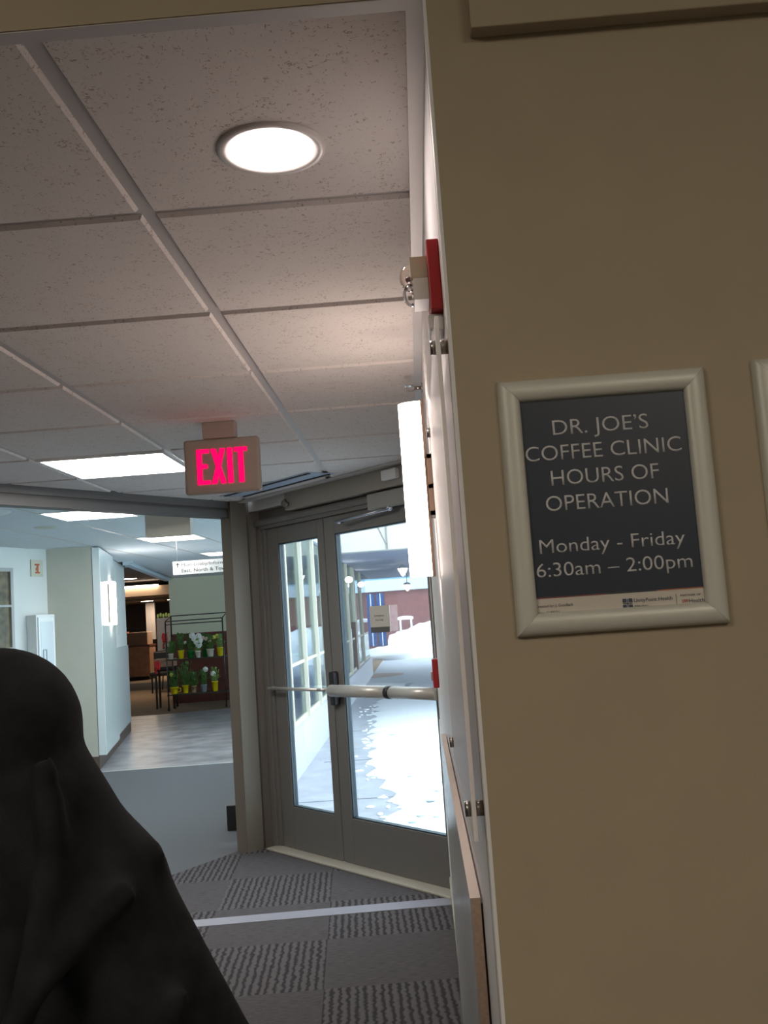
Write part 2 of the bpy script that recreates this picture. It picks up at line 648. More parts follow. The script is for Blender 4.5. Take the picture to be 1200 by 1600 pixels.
dr = thing('door_1', 'door_1', None, (DL[0], DL[1], 0), DRZ)
del dr['label']
dr['kind'] = 'structure'
g = G()
g.box((-.09, -.03, 0), (-.035, .08, 2.25))
g.box((-.035, -.012, 0), (-.004, .08, 2.25))
g.box((1.795, -.03, 0), (1.87, .08, 2.25))
g.box((-.09, -.03, 2.19), (1.87, .08, 2.262))
g.box((-.09, -.05, 2.215), (1.87, -.03, 2.25))
g.out('door_frame', M_alum, dr, bevel=.003)


def leaf(x0, x1, gl, gr, parent):
    g = G()
    g.box((x0, 0, .012), (gl, .045, 2.185))
    g.box((gr, 0, .012), (x1, .045, 2.185))
    g.box((gl, 0, .012), (gr, .045, .29))
    g.box((gl, 0, 2.075), (gr, .045, 2.185))
    o = g.out('door_leaf', M_alum, parent, bevel=.002)
    g = G()
    w = .009
    for a, b in (((gl, .29), (gl + w, 2.075)), ((gr - w, .29), (gr, 2.075)), ((gl, .29), (gr, .29 + w)), ((gl, 2.075 - w), (gr, 2.075))):
        g.box((a[0], .006, a[1]), (b[0], .040, b[1]))
    g.out('glazing_bead', mat('teal_bead', (.035, .06, .075), .4), o)
    G().box((gl + w, .020, .29 + w), (gr - w, .026, 2.075 - w)).out('pane', M_glass, o)
    return o


ll = leaf(.002, .682, .138, .612, dr)
rl = leaf(.690, 1.79, .800, 1.662, dr)
G().box((-.06, -.105, 0), (1.87, .0, .014)).out('threshold', mat('bone_threshold', (.46, .43, .36), .45), dr, bevel=.004)
# push bar on the left leaf
g = G()
g.tube([(.01, -.002, 1.085), (.012, -.06, 1.085), (.60, -.06, 1.085), (.655, -.055, 1.085), (.66, -.002, 1.085)], .011)
g.out('push_bar', M_silver, ll)
# exit device on the right leaf
g = G()
g.cyl((.745, -.055, 1.082), (1.30, -.055, 1.082), .038, n=24)
g.cyl((1.335, -.055, 1.082), (1.74, -.055, 1.082), .036, n=24)
g.ball((.745, -.055, 1.082), .038, 20, 10)
g.out('exit_bar', mat('exit_bar_grey', (.52, .50, .46), .38, metal=.3), rl)
g = G()
g.cyl((1.298, -.055, 1.082), (1.337, -.055, 1.082), .0385, n=24)
g.out('bar_collar', M_black, rl)
g = G()
g.box((.698, -.045, .985), (.752, 0, 1.20))
g.box((1.72, -.04, 1.03), (1.76, 0, 1.13))
g.out('exit_device_case', M_black, rl, bevel=.012, bseg=3)
# closer
g = G()
g.box((1.25, -.075, 2.165), (1.62, -.03, 2.262))
g.out('closer_body', mat('closer_grey', (.27, .26, .24), .5), dr, bevel=.006)
g = G()
g.tube([(1.45, -.06, 2.155), (.96, -.10, 2.13), (.94, -.03, 2.13)], .009)
g.tube([(1.45, -.06, 2.150), (1.42, -.06, 2.175)], .014)
g.out('closer_arm', mat('closer_arm_metal', (.40, .41, .46), .3, metal=.8), dr)
# small notice on the right pane
sg = thing('door_notice', 'square grey notice card with three lines of print stuck on the right door pane', 'notice',
           (*dp(1.215, -.004), 1.51), DRZ)
G().box((-.095, -.004, -.075), (.095, 0, .082)).out('card', mat('notice_card', (.50, .48, .43), .6), sg)
G().box((-.088, -.0075, -.078), (.088, -.004, -.045)).out('footer_band', mat('notice_band', (.09, .09, .09), .6), sg)
text('lettering', 'Emergency', mat('notice_ink', (.12, .12, .12), .6), sg, -.05, .045, .018, -.0052, cap=.013)
text('lettering', 'Exit Only', MATS['notice_ink'], sg, -.038, .036, -.008, -.0052, cap=.013)

# long beige bulkhead box over the doors and white trim beside it
g = G()
g.prism([dp(.40, -.10), dp(1.80, -.10), dp(1.80, 0), dp(.40, 0)], 2.272, 2.398)
struct(g, 'trim_10', mat('bulkhead_taupe', (.30, .275, .24), .6), bevel=.004)
g = G()
g.prism([dp(-.15, -.06), dp(.40, -.06), dp(.40, 0), dp(-.15, 0)], 2.325, 2.398)
g.prism([dp(-.15, -.16), dp(1.78, -.16), dp(1.78, -.10), dp(-.15, -.10)], 2.388, 2.399)
struct(g, 'trim_11', mat('white_door_trim', (.55, .54, .52), .5))
g = G()
g.ball((*dp(.44, -.13), 2.315), .022)
g.cyl((*dp(.44, -.10), 2.315), (*dp(.46, -.14), 2.300), .014)
g.cyl((*dp(.44, -.10), 2.30), (*dp(.44, -.13), 2.34), .012)
o = g.out('door_sensor', mat('sensor_grey', (.16, .15, .14), .4))
setp(o, 'small round grey sensor on the left end of the bulkhead box above the doors', 'sensor')
g = G().prism([dp(1.47, -.135), dp(1.60, -.135), dp(1.60, -.10), dp(1.47, -.10)], 2.31, 2.37)
o = g.out('motion_detector', M_cab, bevel=.006)
setp(o, 'small white box on the bulkhead above the right door', 'detector')

# slot diffuser in the ceiling by the doors
vt = thing('ceiling_vent', 'long pale blue ceiling vent with black slots beside the doors', 'vent', (*dp(.55, -.34), ZC), DRZ)
G().box((-.42, -.10, -.004), (.62, .10, -.0005)).out('vent_plate', mat('pale_blue_metal', (.38, .45, .55), .4), vt, bevel=.002)
for y_ in (-.085, .06):
    G().box((-.38, y_, -.009), (.60, y_ + .02, -.004)).out('slot', M_black, vt)

# ------------------------------------------------------------------ EXIT sign
ex = thing('exit_sign', 'beige hanging EXIT sign with glowing red letters under the passage ceiling', 'exit sign', (-.786, 4.0, 2.213))
G().box((-.161, -.022, -.117), (.161, .022, .117)).out('housing', mat('exit_beige', (.36, .30, .26), .5), ex, bevel=.012, bseg=3)
G().box((-.075, -.03, .117), (.065, .03, .187)).out('canopy', mat('canopy_beige', (.40, .31, .27), .6), ex, bevel=.004)
# letters cut as stencil shapes
g = G()
yq0, yq1 = -.027, -.022
z0, z1 = -.078, .072
st = .022


def bar(x0, a0, x1, a1, w):
    p = [(x0 - w / 2, a0), (x0 + w / 2, a0), (x1 + w / 2, a1), (x1 - w / 2, a1)]
    v = [(x, yq0, z) for x, z in p] + [(x, yq1, z) for x, z in p]
    g._add(v, [(0, 1, 2, 3), (7, 6, 5, 4), (0, 4, 5, 1), (1, 5, 6, 2), (2, 6, 7, 3), (3, 7, 4, 0)])


bar(-.094, z0, -.094, z1, st)
g.box((-.104, yq0, z1 - .017), (-.052, yq1, z1))
g.box((-.104, yq0, -.010), (-.060, yq1, .008))
g.box((-.104, yq0, z0), (-.050, yq1, z0 + .017))
bar(-.034, z0, .006, z1, st)
bar(.006, z0, -.034, z1, st)
bar(.036, z0, .036, z1, st)
bar(.082, z0, .082, z1, st)
g.box((.054, yq0, z1 - .018), (.110, yq1, z1))
lt = g.out('lettering', E_exit, ex, merge=False)
lt['label'] = 'glowing red EXIT letters'

# ------------------------------------------------------------------ passage lights
dl = thing('downlight', 'round recessed downlight with white trim ring in the nearest ceiling tile', 'ceiling light', (-.208, 1.66, ZC))
G().lathe([(.099, 0), (.098, -.004), (.090, -.006), (.075, -.004), (.071, .012)], n=48).out('trim_ring', mat('ring_white', (.62, .58, .56), .4), dl)
G().lathe([(.0, -.001), (.04, -.001), (.0735, .0)], n=48).out('lens', E_down, dl)


def troffer(x0, y0, w, h, z, label, em, group=None, fr=.02):
    t = thing('ceiling_light', label, 'ceiling light', (x0 + w / 2, y0 + h / 2, z), 0, group)
    g = G()
    for a, b in (((-w / 2, -h / 2), (w / 2, -h / 2 + fr)), ((-w / 2, h / 2 - fr), (w / 2, h / 2)), ((-w / 2, -h / 2 + fr), (-w / 2 + fr, h / 2 - fr)), ((w / 2 - fr, -h / 2 + fr), (w / 2, h / 2 - fr))):
        g.box((a[0], a[1], -.008), (b[0], b[1], .008))
    g.out('fixture_frame', M_cab, t, bevel=.002)
    G().box((-w / 2 + fr, -h / 2 + fr, -.002), (w / 2 - fr, h / 2 - fr, .006)).out('diffuser', em, t)
    return t


troffer(FIX[0] + .012, FIX[1] + .012, T - .024, T - .024, ZC, 'square flat panel light in the passage ceiling left of the EXIT sign', E_panel)
for k, (x, y, lb) in enumerate([(-3.06, 7.70, 'nearest square lobby ceiling light, at upper left just below the header beam'),
                                (-3.06, 10.40, 'square lobby ceiling light below the beige hanging box'),
                                (-3.01, 13.30, 'farthest square lobby ceiling light, above the hanging direction sign'),
                                (-1.85, 7.70, 'sliver of square lobby ceiling light beside the corner post')]):
    troffer(x, y, .66, .66, ZL, lb, E_lobby, 'lobby ceiling lights')
# wall lamp on the passage wall
sc = thing('wall_sconce', 'long vertical white tube wall lamp glowing on the white passage wall', 'wall lamp', (XW, 2.87, 1.911))
sc.scale = (1.06, 1.06, 1.06)
g = G()
prof = []
for i in range(17):
    t = PI * i / 16
    prof.append((-.022 - .062 * math.sin(t), -.036 * math.cos(t)))
prof = [(-.02, -.036)] + prof + [(-.02, .036)]
g.prism([(x, y) for x, y in prof], -.247, .247)
g.out('diffuser', E_sconce, sc, bevel=.006)
G().box((-.021, -.038, -.25), (-.012, .038, .25)).out('back_channel', mat('bronze', (.28, .19, .14), .4, metal=.5), sc)
g = G()
for z_ in (-.075, .0, .085):
    g.box((-.014, -.05, z_ - .006), (0, .05, z_ + .006))
g.box((-.014, .040, -.081), (0, .05, .091))
g.box((-.014, -.05, -.081), (0, -.04, .091))
g.out('wall_bracket', MATS['bronze'], sc)

# fire strobe
fs = thing('fire_alarm_strobe', 'red fire alarm plate with clear strobe dome high on the white wall', 'fire alarm', (XW, 1.46, 2.054))
fs.scale = (1.06, 1.06, 1.06)
G().box((-.018, -.046, -.052), (0, .046, .052)).out('back_plate', M_red, fs, bevel=.002)
G().box((-.043, -.028, .002), (-.018, .030, .034)).out('horn_block', M_cream, fs, bevel=.001)
g = G()
g.box((-.040, -.028, -.030), (-.018, .030, .002))
for k in range(4):
    g.cyl((-.040, -.02 + .0, -.026 + k * .008), (-.043, -.02, -.026 + k * .008), .004, .001, n=8)
g.out('reflector', mat('strobe_white', (.88, .85, .83), .25), fs, bevel=.001)
g = G()
g.ball((-.043, 0, .012), (.016, .022, .020), 20, 12)
g.out('strobe_dome', M_dome, fs)
g = G().ball((-.042, 0, -.014), (.014, .026, .016), 20, 12)
g.out('strobe_dome', M_dome, fs)
G().ball((-.045, 0, .010), (.006, .010, .004), 10, 6).out('flash_bulb', mat('bulb_purple', (.35, .22, .25), .3), fs)
g = G()
g.box((-.022, -.03, -.078), (0, .03, -.053))
g.cyl((-.010, 0, -.078), (-.008, 0, -.10), .004)
g.out('conduit_box', mat('conduit_white', (.7, .68, .68), .4), fs, bevel=.004)

# white acrylic panel on stand-offs
pn = thing('wall_panel', 'white acrylic panel held off the white wall by steel stand-offs near its corner', 'wall panel', (XW, 1.665, 1.598))
pn.scale = (1, 1.07, 1.07)
G().box((-.0195, -.352, -.328), (-.0140, .352, .328)).out('panel', M_whitepanel, pn)
G().box((-.0195, -.3545, -.328), (-.0140, -.3521, .328)).out('polished_edge', mat('acrylic_edge', (.9, .86, .85), .3), pn)
for y_ in (-.32, .29):
    for z_ in (-.296, .296):
        g = G()
        g.cyl((-.0275, y_, z_), (-.0198, y_, z_), .0095, n=24)
        g.cyl((-.0140, y_, z_), (-.0015, y_, z_), .0095, n=24)
        g.cyl((-.0015, y_, z_), (0, y_, z_), .006, n=16)
        g.out('standoff', M_steel, pn)

# wood-edged kick board on the wall
kb = thing('wall_guard_board', 'tall grey laminate guard board with raw wood edge fixed low on the white wall', 'guard board', (XW, 1.635, 0))
G().box((-.0185, 0, .10), (-.0035, 2.10, 1.073)).out('core', M_wood, kb)
G().box((-.0205, .0, .10), (-.0186, 2.10, 1.073)).out('laminate_face', mat('grey_laminate', (.50, .50, .49), .25), kb)
G().box((-.0205, .0, 1.0732), (-.0035, 2.10, 1.0752)).out('top_edge', mat('pale_edge', (.62, .52, .45), .5), kb)
G().box((-.0034, .01, .10), (0, 2.09, 1.063)).out('backing', M_darkw, kb)
g = G().box((XW - .012, YF, 0), (XW, 5.40, .10))
struct(g, 'baseboard_right', mat('bone_base', (.42, .39, .31), .5), bevel=.003)
# further guard panel towards the doors
kc = thing('wall_guard_board', 'low white guard sheet on the wall between wood-edged board and doors', 'guard board', (XW, 3.80, 0))
G().box((-.006, 0, .10), (0, 1.55, .95)).out('laminate_face', M_white, kc)

# pull station
ps = thing('fire_pull_station', 'small red fire alarm pull box on the white wall next to the exit door bar', 'fire alarm', (XW, 4.63, 1.247))
G().box((-.028, -.045, -.067), (0, .045, .067)).out('case', M_red, ps, bevel=.004)
g = G().box((-.036, -.03, -.01), (-.028, .03, .008))
g.box((-.036, -.010, -.035), (-.028, .010, -.01))
g.out('pull_handle', mat('pull_white', (.7, .66, .64), .4), ps)
g = G().cyl((XW - .004, 4.66, 1.316), (XW - .004, 4.66, 1.72), .004)
o = g.out('conduit', mat('grey_conduit', (.30, .27, .25), .5))
setp(o, 'thin grey conduit running up the wall from the red pull box', 'conduit')
# sprinkler
sp = thing('sprinkler_head', 'small metal sidewall sprinkler under the ceiling above the glowing tube lamp', 'sprinkler', (XW, 3.4, 2.345))
g = G()
g.cyl((0, 0, 0), (-.004, 0, 0), .018)
g.cyl((-.004, 0, 0), (-.028, 0, 0), .007)
g.out('pipe', M_steel, sp)
g = G()
for i in range(14):
    a, b = 2 * PI * i / 14, 2 * PI * (i + 1) / 14
    g.cyl((-.042 + .016 * math.cos(a), 0, .011 * math.sin(a)), (-.042 + .016 * math.cos(b), 0, .011 * math.sin(b)), .0025, n=6)
g.box((-.064, -.014, .008), (-.040, .014, .011))
g.out('deflector', M_steel, sp)


# ------------------------------------------------------------------ signs on the beige wall
SF = YF / 1.165


def snap_frame(x0, x1, z0, z1, label, blank=False):
    cx, cz = (x0 + x1) / 2, (z0 + z1) / 2
    t = thing('framed_sign', label, 'sign', (cx * SF, YF, CZ + (cz - CZ) * SF))
    t.scale = (SF, SF, SF)
    w, h, fw = (x1 - x0) / 2, (z1 - z0) / 2, .0265
    prof = []
    for i in range(9):
        a = PI * i / 8
        prof.append((fw * (1 - math.cos(a)) / 2, -.0035 - .0095 * math.sin(a) ** .8))
    prof = [(0, 0)] + prof + [(fw, -.001)]
    sides = [((-w, -h), (w, -h), (0, 1)), ((w, -h), (w, h), (-1, 0)), ((w, h), (-w, h), (0, -1)), ((-w, h), (-w, -h), (1, 0))]
    for a, b, nin in sides:
        g = G()
        dx, dz = (b[0] - a[0]), (b[1] - a[1])
        l = math.hypot(dx, dz)
        ux, uz = dx / l, dz / l
        v, f = [], []
        for q, y in prof:
            e = q + .0002
            v.append((a[0] + ux * e + nin[0] * q, y, a[1] + uz * e + nin[1] * q))
            v.append((b[0] - ux * e + nin[0] * q, y, b[1] - uz * e + nin[1] * q))
        for i in range(len(prof) - 1):
            f.append((2 * i, 2 * i + 1, 2 * i + 3, 2 * i + 2))
        g._add(v, f, True)
        g.out('frame_rail', M_satin, t)
    return t, cx, cz


t, cx, cz = snap_frame(.1145, .3665, 1.5095, 1.8205, 'silver snap-framed navy poster with large white opening hours lettering on the beige wall')
po = G().box((.136 - cx, -.0026, 1.528 - cz), (.345 - cx, -.0012, 1.7985 - cz)).out('poster', M_paper, t)
G().box((.1375 - cx, -.0030, 1.5545 - cz), (.3415 - cx, -.0027, 1.7935 - cz)).out('navy_field', M_navy, po)
g = G().box((.1375 - cx, -.0031, 1.5532 - cz), (.225 - cx, -.0027, 1.5542 - cz))
g.out('stripe', mat('stripe_maroon', (.22, .03, .05), .5), po)
G().box((.225 - cx, -.0031, 1.5532 - cz), (.285 - cx, -.0027, 1.5542 - cz)).out('stripe', M_navy, po)
G().box((.285 - cx, -.0031, 1.5532 - cz), (.3415 - cx, -.0027, 1.5542 - cz)).out('stripe', mat('stripe_orange', (.50, .13, .05), .5), po)
for s_, a, b, z, c in [('DR. JOE\u2019S', .178, .294, 1.7502, .0195), ('COFFEE CLINIC', .1425, .331, 1.7195, .0195), ('HOURS OF', .171, .301, 1.6885, .0195),
                       ('OPERATION', .162, .309, 1.6575, .0195), ('Monday - Friday', .150, .324, 1.6070, .0178), ('6:30am \u2013 2:00pm', .144, .330, 1.5785, .0178)]:
    text('lettering', s_, M_text, po, a - cx, b - cx, z - cz, -.0033, cap=c, thick=.0003, bold=-.003)
ink = mat('print_grey', (.16, .15, .15), .6)
text('small_print', 'Created by: J. Gundlach', ink, po, .1395 - cx, .184 - cx, 1.5425 - cz, -.0031, cap=.0036)
text('small_print', 'Date: 11/05/21', ink, po, .1395 - cx, .167 - cx, 1.5345 - cz, -.0031, cap=.0036)
text('small_print', 'UnityPoint Health', mat('print_navy', (.05, .07, .12), .6), po, .2565 - cx, .302 - cx, 1.5415 - cz, -.0031, cap=.0046)
text('small_print', 'Meriter', ink, po, .2570 - cx, .273 - cx, 1.5352 - cz, -.0031, cap=.0034)
text('small_print', 'PARTNER OF', ink, po, .312 - cx, .336 - cx, 1.5445 - cz, -.0031, cap=.0026)
text('small_print', 'UW', mat('print_red', (.40, .02, .03), .6), po, .3135 - cx, .3205 - cx, 1.5368 - cz, -.0031, cap=.0044)
text('small_print', 'Health', MATS['print_navy'], po, .3215 - cx, .3395 - cx, 1.5368 - cz, -.0031, cap=.0044)
g = G().box((.3065 - cx, -.0031, 1.5355 - cz), (.3069 - cx, -.0028, 1.548 - cz))
g.out('divider', ink, po)
lg = G()
for ix in (-1, 1):
    for iz in (-1, 1):
        x, z = .2488 - cx + ix * .0036, 1.5405 - cz + iz * .0036
        lg.box((x - .0023, -.0032, z - .0023), (x + .0023, -.0028, z + .0023))
lg.box((.2488 - cx - .0005, -.0031, 1.5405 - cz - .0055), (.2488 - cx + .0005, -.0028, 1.5405 - cz + .0055))
lg.box((.2488 - cx - .0055, -.0031, 1.5405 - cz - .0005), (.2488 - cx + .0055, -.0028, 1.5405 - cz + .0005))
lg.out('logo', MATS['print_navy'], po)
t, cx, cz = snap_frame(.4250, .677, 1.5135, 1.8245, 'second silver snap frame cut off by the right edge of the picture')
G().box((.4475 - cx, -.0026, 1.535 - cz), (.655 - cx, -.0012, 1.803 - cz)).out('poster', M_paper, t)

# ------------------------------------------------------------------ lobby shell
A, B = (-3.75, 11.0), (-4.60, 15.0)
dAB = (-.2079, .9782)
g = G()
g.prism([op(-.02, .1), (-1.32, 6.9), (-1.32, 19.8), (-5.05, 19.8), (-4.21, 13.95), (-4.36, 13.95), A, (-4.28, 11.0), (-5.9, 6.6), (-5.9, 1.6), op(OE, .1)], ZL, ZL + .15)
struct(g, 'ceiling_lobby', M_lceil)
# ceiling grid lines
g = G()
for i in range(9):
    x = -5.7 + i * .66
    g.box((x - .012, 6.6 if x > -4.2 else 7.2, ZL - .003), (x + .012, 11 if x < -4 else 19.6, ZL - .0005))
struct(g, 'trim_12', M_grid)
g = G()
g.prism([(-4.28, 11.0), A, (A[0] - .1, A[1] + .3), (-4.6, 11.3)], 0, ZL)
struct(g, 'wall_lobby_far', M_lbeige)
g = G()
g.prism([(-4.28, 11.0), (-5.9, 6.60), (-6.1, 6.6), (-4.5, 11.2)], 0, ZL)
struct(g, 'wall_lobby_left', M_lwhite)
g = G().box((-6.05, 1.3, 0), (-5.9, 6.65, ZL))
g.box((-6.0, 1.3, 0), (XLW - .12, 1.45, ZL))
struct(g, 'wall_lobby_near', M_lwhite)
g = G()
g.seg((A[0] - .0125, A[1] + .06), B, .2, 0, ZL)
struct(g, 'wall_lobby_side', M_lwhite)


def ab(s_, o=0): return (A[0] + dAB[0] * s_ + dAB[1] * o, A[1] + dAB[1] * s_ - dAB[0] * o)


g = G()
g.prism([ab(-.01, .0), ab(4.09, .0), ab(4.09, .012), ab(-.01, .012)], 0, .15)
g.prism([(-4.28, 10.99), (-3.74, 10.99), (-3.74, 11.0), (-4.28, 11.0)], 0, .15)
struct(g, 'baseboard_lobby', M_brown)
g = G()
g.prism([ab(.0, .005), ab(1.55, .005), ab(1.55, .09), ab(.0, .09)], .16, ZL - .02)
o = g.out('wall_panel', M_lpanel, bevel=.004)
setp(o, 'tall glossy white panel with two glowing bars on the lobby corner', 'wall panel')
g = G()
g.prism([ab(1.75, .002), ab(4.05, .002), ab(4.05, .02), ab(1.75, .02)], .15, 1.32)
o = g.out('wall_panel', M_lpanel)
setp(o, 'low glossy white panel under the light switch on the lobby side wall', 'wall panel')
ws = thing('wall_sconce', 'vertical bar wall lamp on the glossy lobby panel', 'wall lamp', (*ab(1.0, .09), 1.90), math.atan2(dAB[1], dAB[0]))
G().box((-.20, -.012, -.24), (.20, 0, .24)).out('back_channel', MATS['bronze'], ws)
g = G()
g.prism([(-.16, -.012), (-.15, -.055), (0, -.075), (.15, -.055), (.16, -.012)], -.27, .27)
g.out('diffuser', glow('lobby_sconce_glow', (1, .93, .88), 7), ws, bevel=.01)
lsw = G().prism([ab(2.72, 0), ab(2.84, 0), ab(2.84, .012), ab(2.72, .012)], 1.50, 1.64).out('light_switch', mat('switch_grey', (.60, .58, .54), .5))
setp(lsw, 'small pale light switch plate on the white lobby side wall', 'switch')
# things on the left lobby wall
u = Vector((-.62, -1.69)).normalized()


def lw(s_, o=0): return (-4.28 + u.x * s_ - u.y * o, 11.0 + u.y * s_ + u.x * o)


c0 = lw(.0)
cb = thing('extinguisher_cabinet', 'white enamel wall cabinet with narrow glazed door on the white lobby wall', 'cabinet', (*lw(.20, 0), 1.45), math.atan2(-u.y, -u.x))
# local x along wall (away from camera), local -y into the room
G().box((-.15, -.14, -.36), (.15, 0, .34)).out('body', M_cab, cb, bevel=.006)
g = G().box((-.13, -.155, -.33), (.13, -.141, .31))
dd = g.out('cabinet_door', mat('cabinet_door_white', (.84, .85, .87), .3), cb, bevel=.004)
G().box((-.10, -.158, -.28), (.10, -.155, .26)).out('pane', mat('cabinet_pane', (.70, .74, .80), .15), dd)
g = G()
for a, b in (((-.075, -.19), (-.065, -.05)), ((-.025, -.19), (-.015, -.05)), ((-.075, -.06), (-.015, -.05)), ((-.075, -.19), (-.015, -.18))):
    g.box((a[0], -.164, a[1]), (b[0], -.158, b[1]))
g.out('handle', mat('handle_grey', (.30, .33, .36), .4), dd)
fsn = thing('fire_sign', 'small white placard with red symbol high on the white lobby wall', 'sign', (*lw(.16, .004), 2.325), math.atan2(-u.y, -u.x))
G().box((-.10, -.008, -.095), (.09, 0, .095)).out('placard', mat('placard_cream', (.62, .58, .48), .5), fsn)
g = G()
g.box((-.035, -.012, -.06), (.035, -.008, -.042))
g.box((-.012, -.012, -.042), (.014, -.008, .03))
g.box((-.04, -.012, .03), (.03, -.008, .05))
g.ball((-.012, -.010, -.01), (.02, .002, .02), 10, 6)
g.out('symbol', mat('placard_red', (.55, .12, .06), .5), fsn)
wi = thing('window_1', 'x', None, (*lw(.98, 0), 1.87), math.atan2(-u.y, -u.x))
del wi['label']
wi['kind'] = 'structure'
g = G()
for a, b in (((-.5, -.46), (.42, -.42)), ((-.5, .41), (.42, .45)), ((.38, -.42), (.42, .41)), ((-.5, -.42), (-.46, .41)), ((-.46, .02), (.38, .045))):
    g.box((a[0], -.03, a[1]), (b[0], -.001, b[1]))
g.out('window_frame', mat('window_grey', (.42, .42, .42), .4), wi)
g = G().box((-.46, -.010, -.42), (.38, -.002, .41))
m = mat('window_view_brown', (.12, .085, .04), .3, noise=.6, nscale=9)
g.out('pane', m, wi)
# lobby ceiling devices
rd = thing('ceiling_speaker', 'round white ceiling disc with tiny blue light at far left of the lobby ceiling', 'speaker', (-3.38, 7.42, ZL))
G().lathe([(.0, -.028), (.12, -.026), (.19, -.012), (.21, 0)], n=32).out('dome', mat('disc_white', (.62, .64, .66), .5), rd)
G().ball((.13, -.06, -.026), .012, 10, 6).out('indicator_light', E_blue, rd)
o = G().lathe([(.0, -.012), (.09, -.010), (.11, 0)], c=(-3.40, 8.75, ZL), n=28).out('smoke_detector', mat('detector_cream', (.50, .52, .44), .5))
setp(o, 'small round cream detector on the lobby ceiling below the disc with blue light', 'detector')
hb = thing('hanging_box', 'beige box hung from the lobby ceiling behind the header beam', 'hanging box', (-1.70, 6.62, 2.2))
G().box((-.150, -.04, -.02), (.150, .04, .34)).out('housing', mat('box_beige', (.78, .76, .66), .6), hb, bevel=.004)
G().box((.150, -.04, -.02), (.158, .04, .34)).out('end_trim', M_cab, hb)
G().box((-.158, -.04, -.02), (-.150, .04, .34)).out('end_trim', M_cab, hb)
# direction sign
ds = thing('direction_sign', 'white hanging direction sign pointing up to Main Lobby above the plant rack', 'sign', (-2.30, 11.0, 2.219))
G().box((-.502, -.012, -.078), (.50, .012, .078)).out('board', mat('sign_white', (.58, .58, .57), .85, spec=.1), ds, bevel=.003)
dk = mat('sign_ink', (.03, .03, .03), .9, spec=.1)
text('lettering', 'Main Lobby/Information', mat('sign_grey_ink', (.10, .10, .11), .9, spec=.1), ds, -.40, .23, .018, -.0135, cap=.037)
text('lettering', 'East, North & Tower', dk, ds, -.40, .17, -.052, -.0135, cap=.042)
g = G()
g.box((-.446, -.0145, .008), (-.438, -.012, .056))
g._add([(-.462, -.0145, .038), (-.442, -.0145, .062), (-.442, -.0145, .052), (-.455, -.0145, .034)], [(0, 3, 2, 1)])
g._add([(-.422, -.0145, .038), (-.442, -.0145, .062), (-.442, -.0145, .052), (-.429, -.0145, .034)], [(0, 1, 2, 3)])
g.out('arrow', dk, ds)
for x in (-.45, .45):
    G().cyl((x, 0, .078), (x, 0, ZL - 2.219), .0015, n=8).out('hanger_wire', M_steel, ds)
bx = G().box((-1.56, 7.38, 0), (-1.40, 7.62, .185)).out('floor_box', M_black, bevel=.005)
setp(bx, 'low black box with pale top on the floor behind the corner post', 'box')

# lobby far end: sage wall with dark wainscot, hall beyond
g = G()
g.box((-5.13, 19.72, 1.40), (-1.32, 19.9, 2.75))
struct(g, 'wall_lobby_back', M_sage)
g = G().box((-5.13, 19.70, 0), (-1.32, 19.9, 1.40))
struct(g, 'trim_13', M_wains)
g = G()
g.seg((-4.19, 13.95), (-5.10, 19.7), .10, ZL - .05, 2.80)
g.seg(B, (-4.19, 13.95), .05, ZL - .02, 2.80)
struct(g, 'trim_14', mat('pale_blue_edge', (.50, .58, .66), .5))
g = G()
g.prism([(-4.1, 13.6), (-4.95, 19.9), (-1.32, 19.9), (-1.32, 34), (-14, 34), (-14, 11.4), (-4.1, 11.4)], 2.76, 2.85)
struct(g, 'ceiling_hall', M_darkc)
g = G().box((-14, 33.9, 0), (-4, 34.1, 2.8))
struct(g, 'wall_hall_back', M_darkw)
g = G().box((-14.1, 11.3, 0), (-14, 34, 2.8))
g.box((-14, 14.9, 0), (-4.62, 15.05, 2.8))
struct(g, 'wall_hall_left', M_darkw)
g = G().box((-5.1, 19.9, 0), (-4.95, 34, 2.8))
struct(g, 'wall_hall_right', mat('hall_green', (.14, .16, .06), .7))
g = G()
g.box((-9.6, 24.0, 2.38), (-5.1, 26.2, 2.62))
struct(g, 'trim_15', M_soffit)
o = G().box((-9.0, 23.90, 2.60), (-6.5, 23.99, 2.645)).out('cove_light', glow('cove_glow', (1, .85, .66), 4))
setp(o, 'long warm cove light strip on the tan soffit over the reception hall', 'light strip')
for x, y, z, lb in [(-6.75, 22.3, 2.755, 'oval warm ceiling light above the tan soffit in the far hall'), (-8.6, 30.3, 2.43, 'left small warm ceiling lamp under the tan soffit'), (-7.75, 30.3, 2.43, 'right small warm ceiling lamp under the tan soffit')]:
    t = thing('downlight', lb, 'ceiling light', (x, y, z), 0)
    G().lathe([(.0, -.012), (.2, -.012)], n=20).out('lens', E_warm, t)
    G().lathe([(.2, -.015), (.24, -.012), (.24, .02)], n=20).out('trim_ring', M_darkc, t)
g = G().box((-14, 26.2, 2.42), (-5.1, 33.9, 2.6))
struct(g, 'trim_16', M_darkc)
g = G().box((-8.45, 33.4, 0), (-5.1, 33.6, 2.42))
struct(g, 'trim_17', mat('olive_wall', (.18, .20, .05), .7))
rd = thing('reception_desk', 'tall wooden reception counter with dark cherry end in the far hall', 'desk', (-8.9, 30, 0))
G().box((-.32, -.35, .1), (.50, .35, 1.02)).out('front_panel', M_desk, rd, bevel=.01)
G().box((-.32, -.25, 1.07), (.42, .35, 1.46)).out('upper_panel', mat('oak_light', (.50, .34, .25), .5), rd, bevel=.01)
G().box((-.36, -.42, 1.02), (.52, .35, 1.07)).out('counter_top', M_deskd, rd)
G().box((-.75, -.35, .1), (-.32, .35, 1.5)).out('end_panel', M_deskd, rd)
G().box((-.70, -.30, 0), (.45, .3, .1)).out('plinth', M_black, rd)
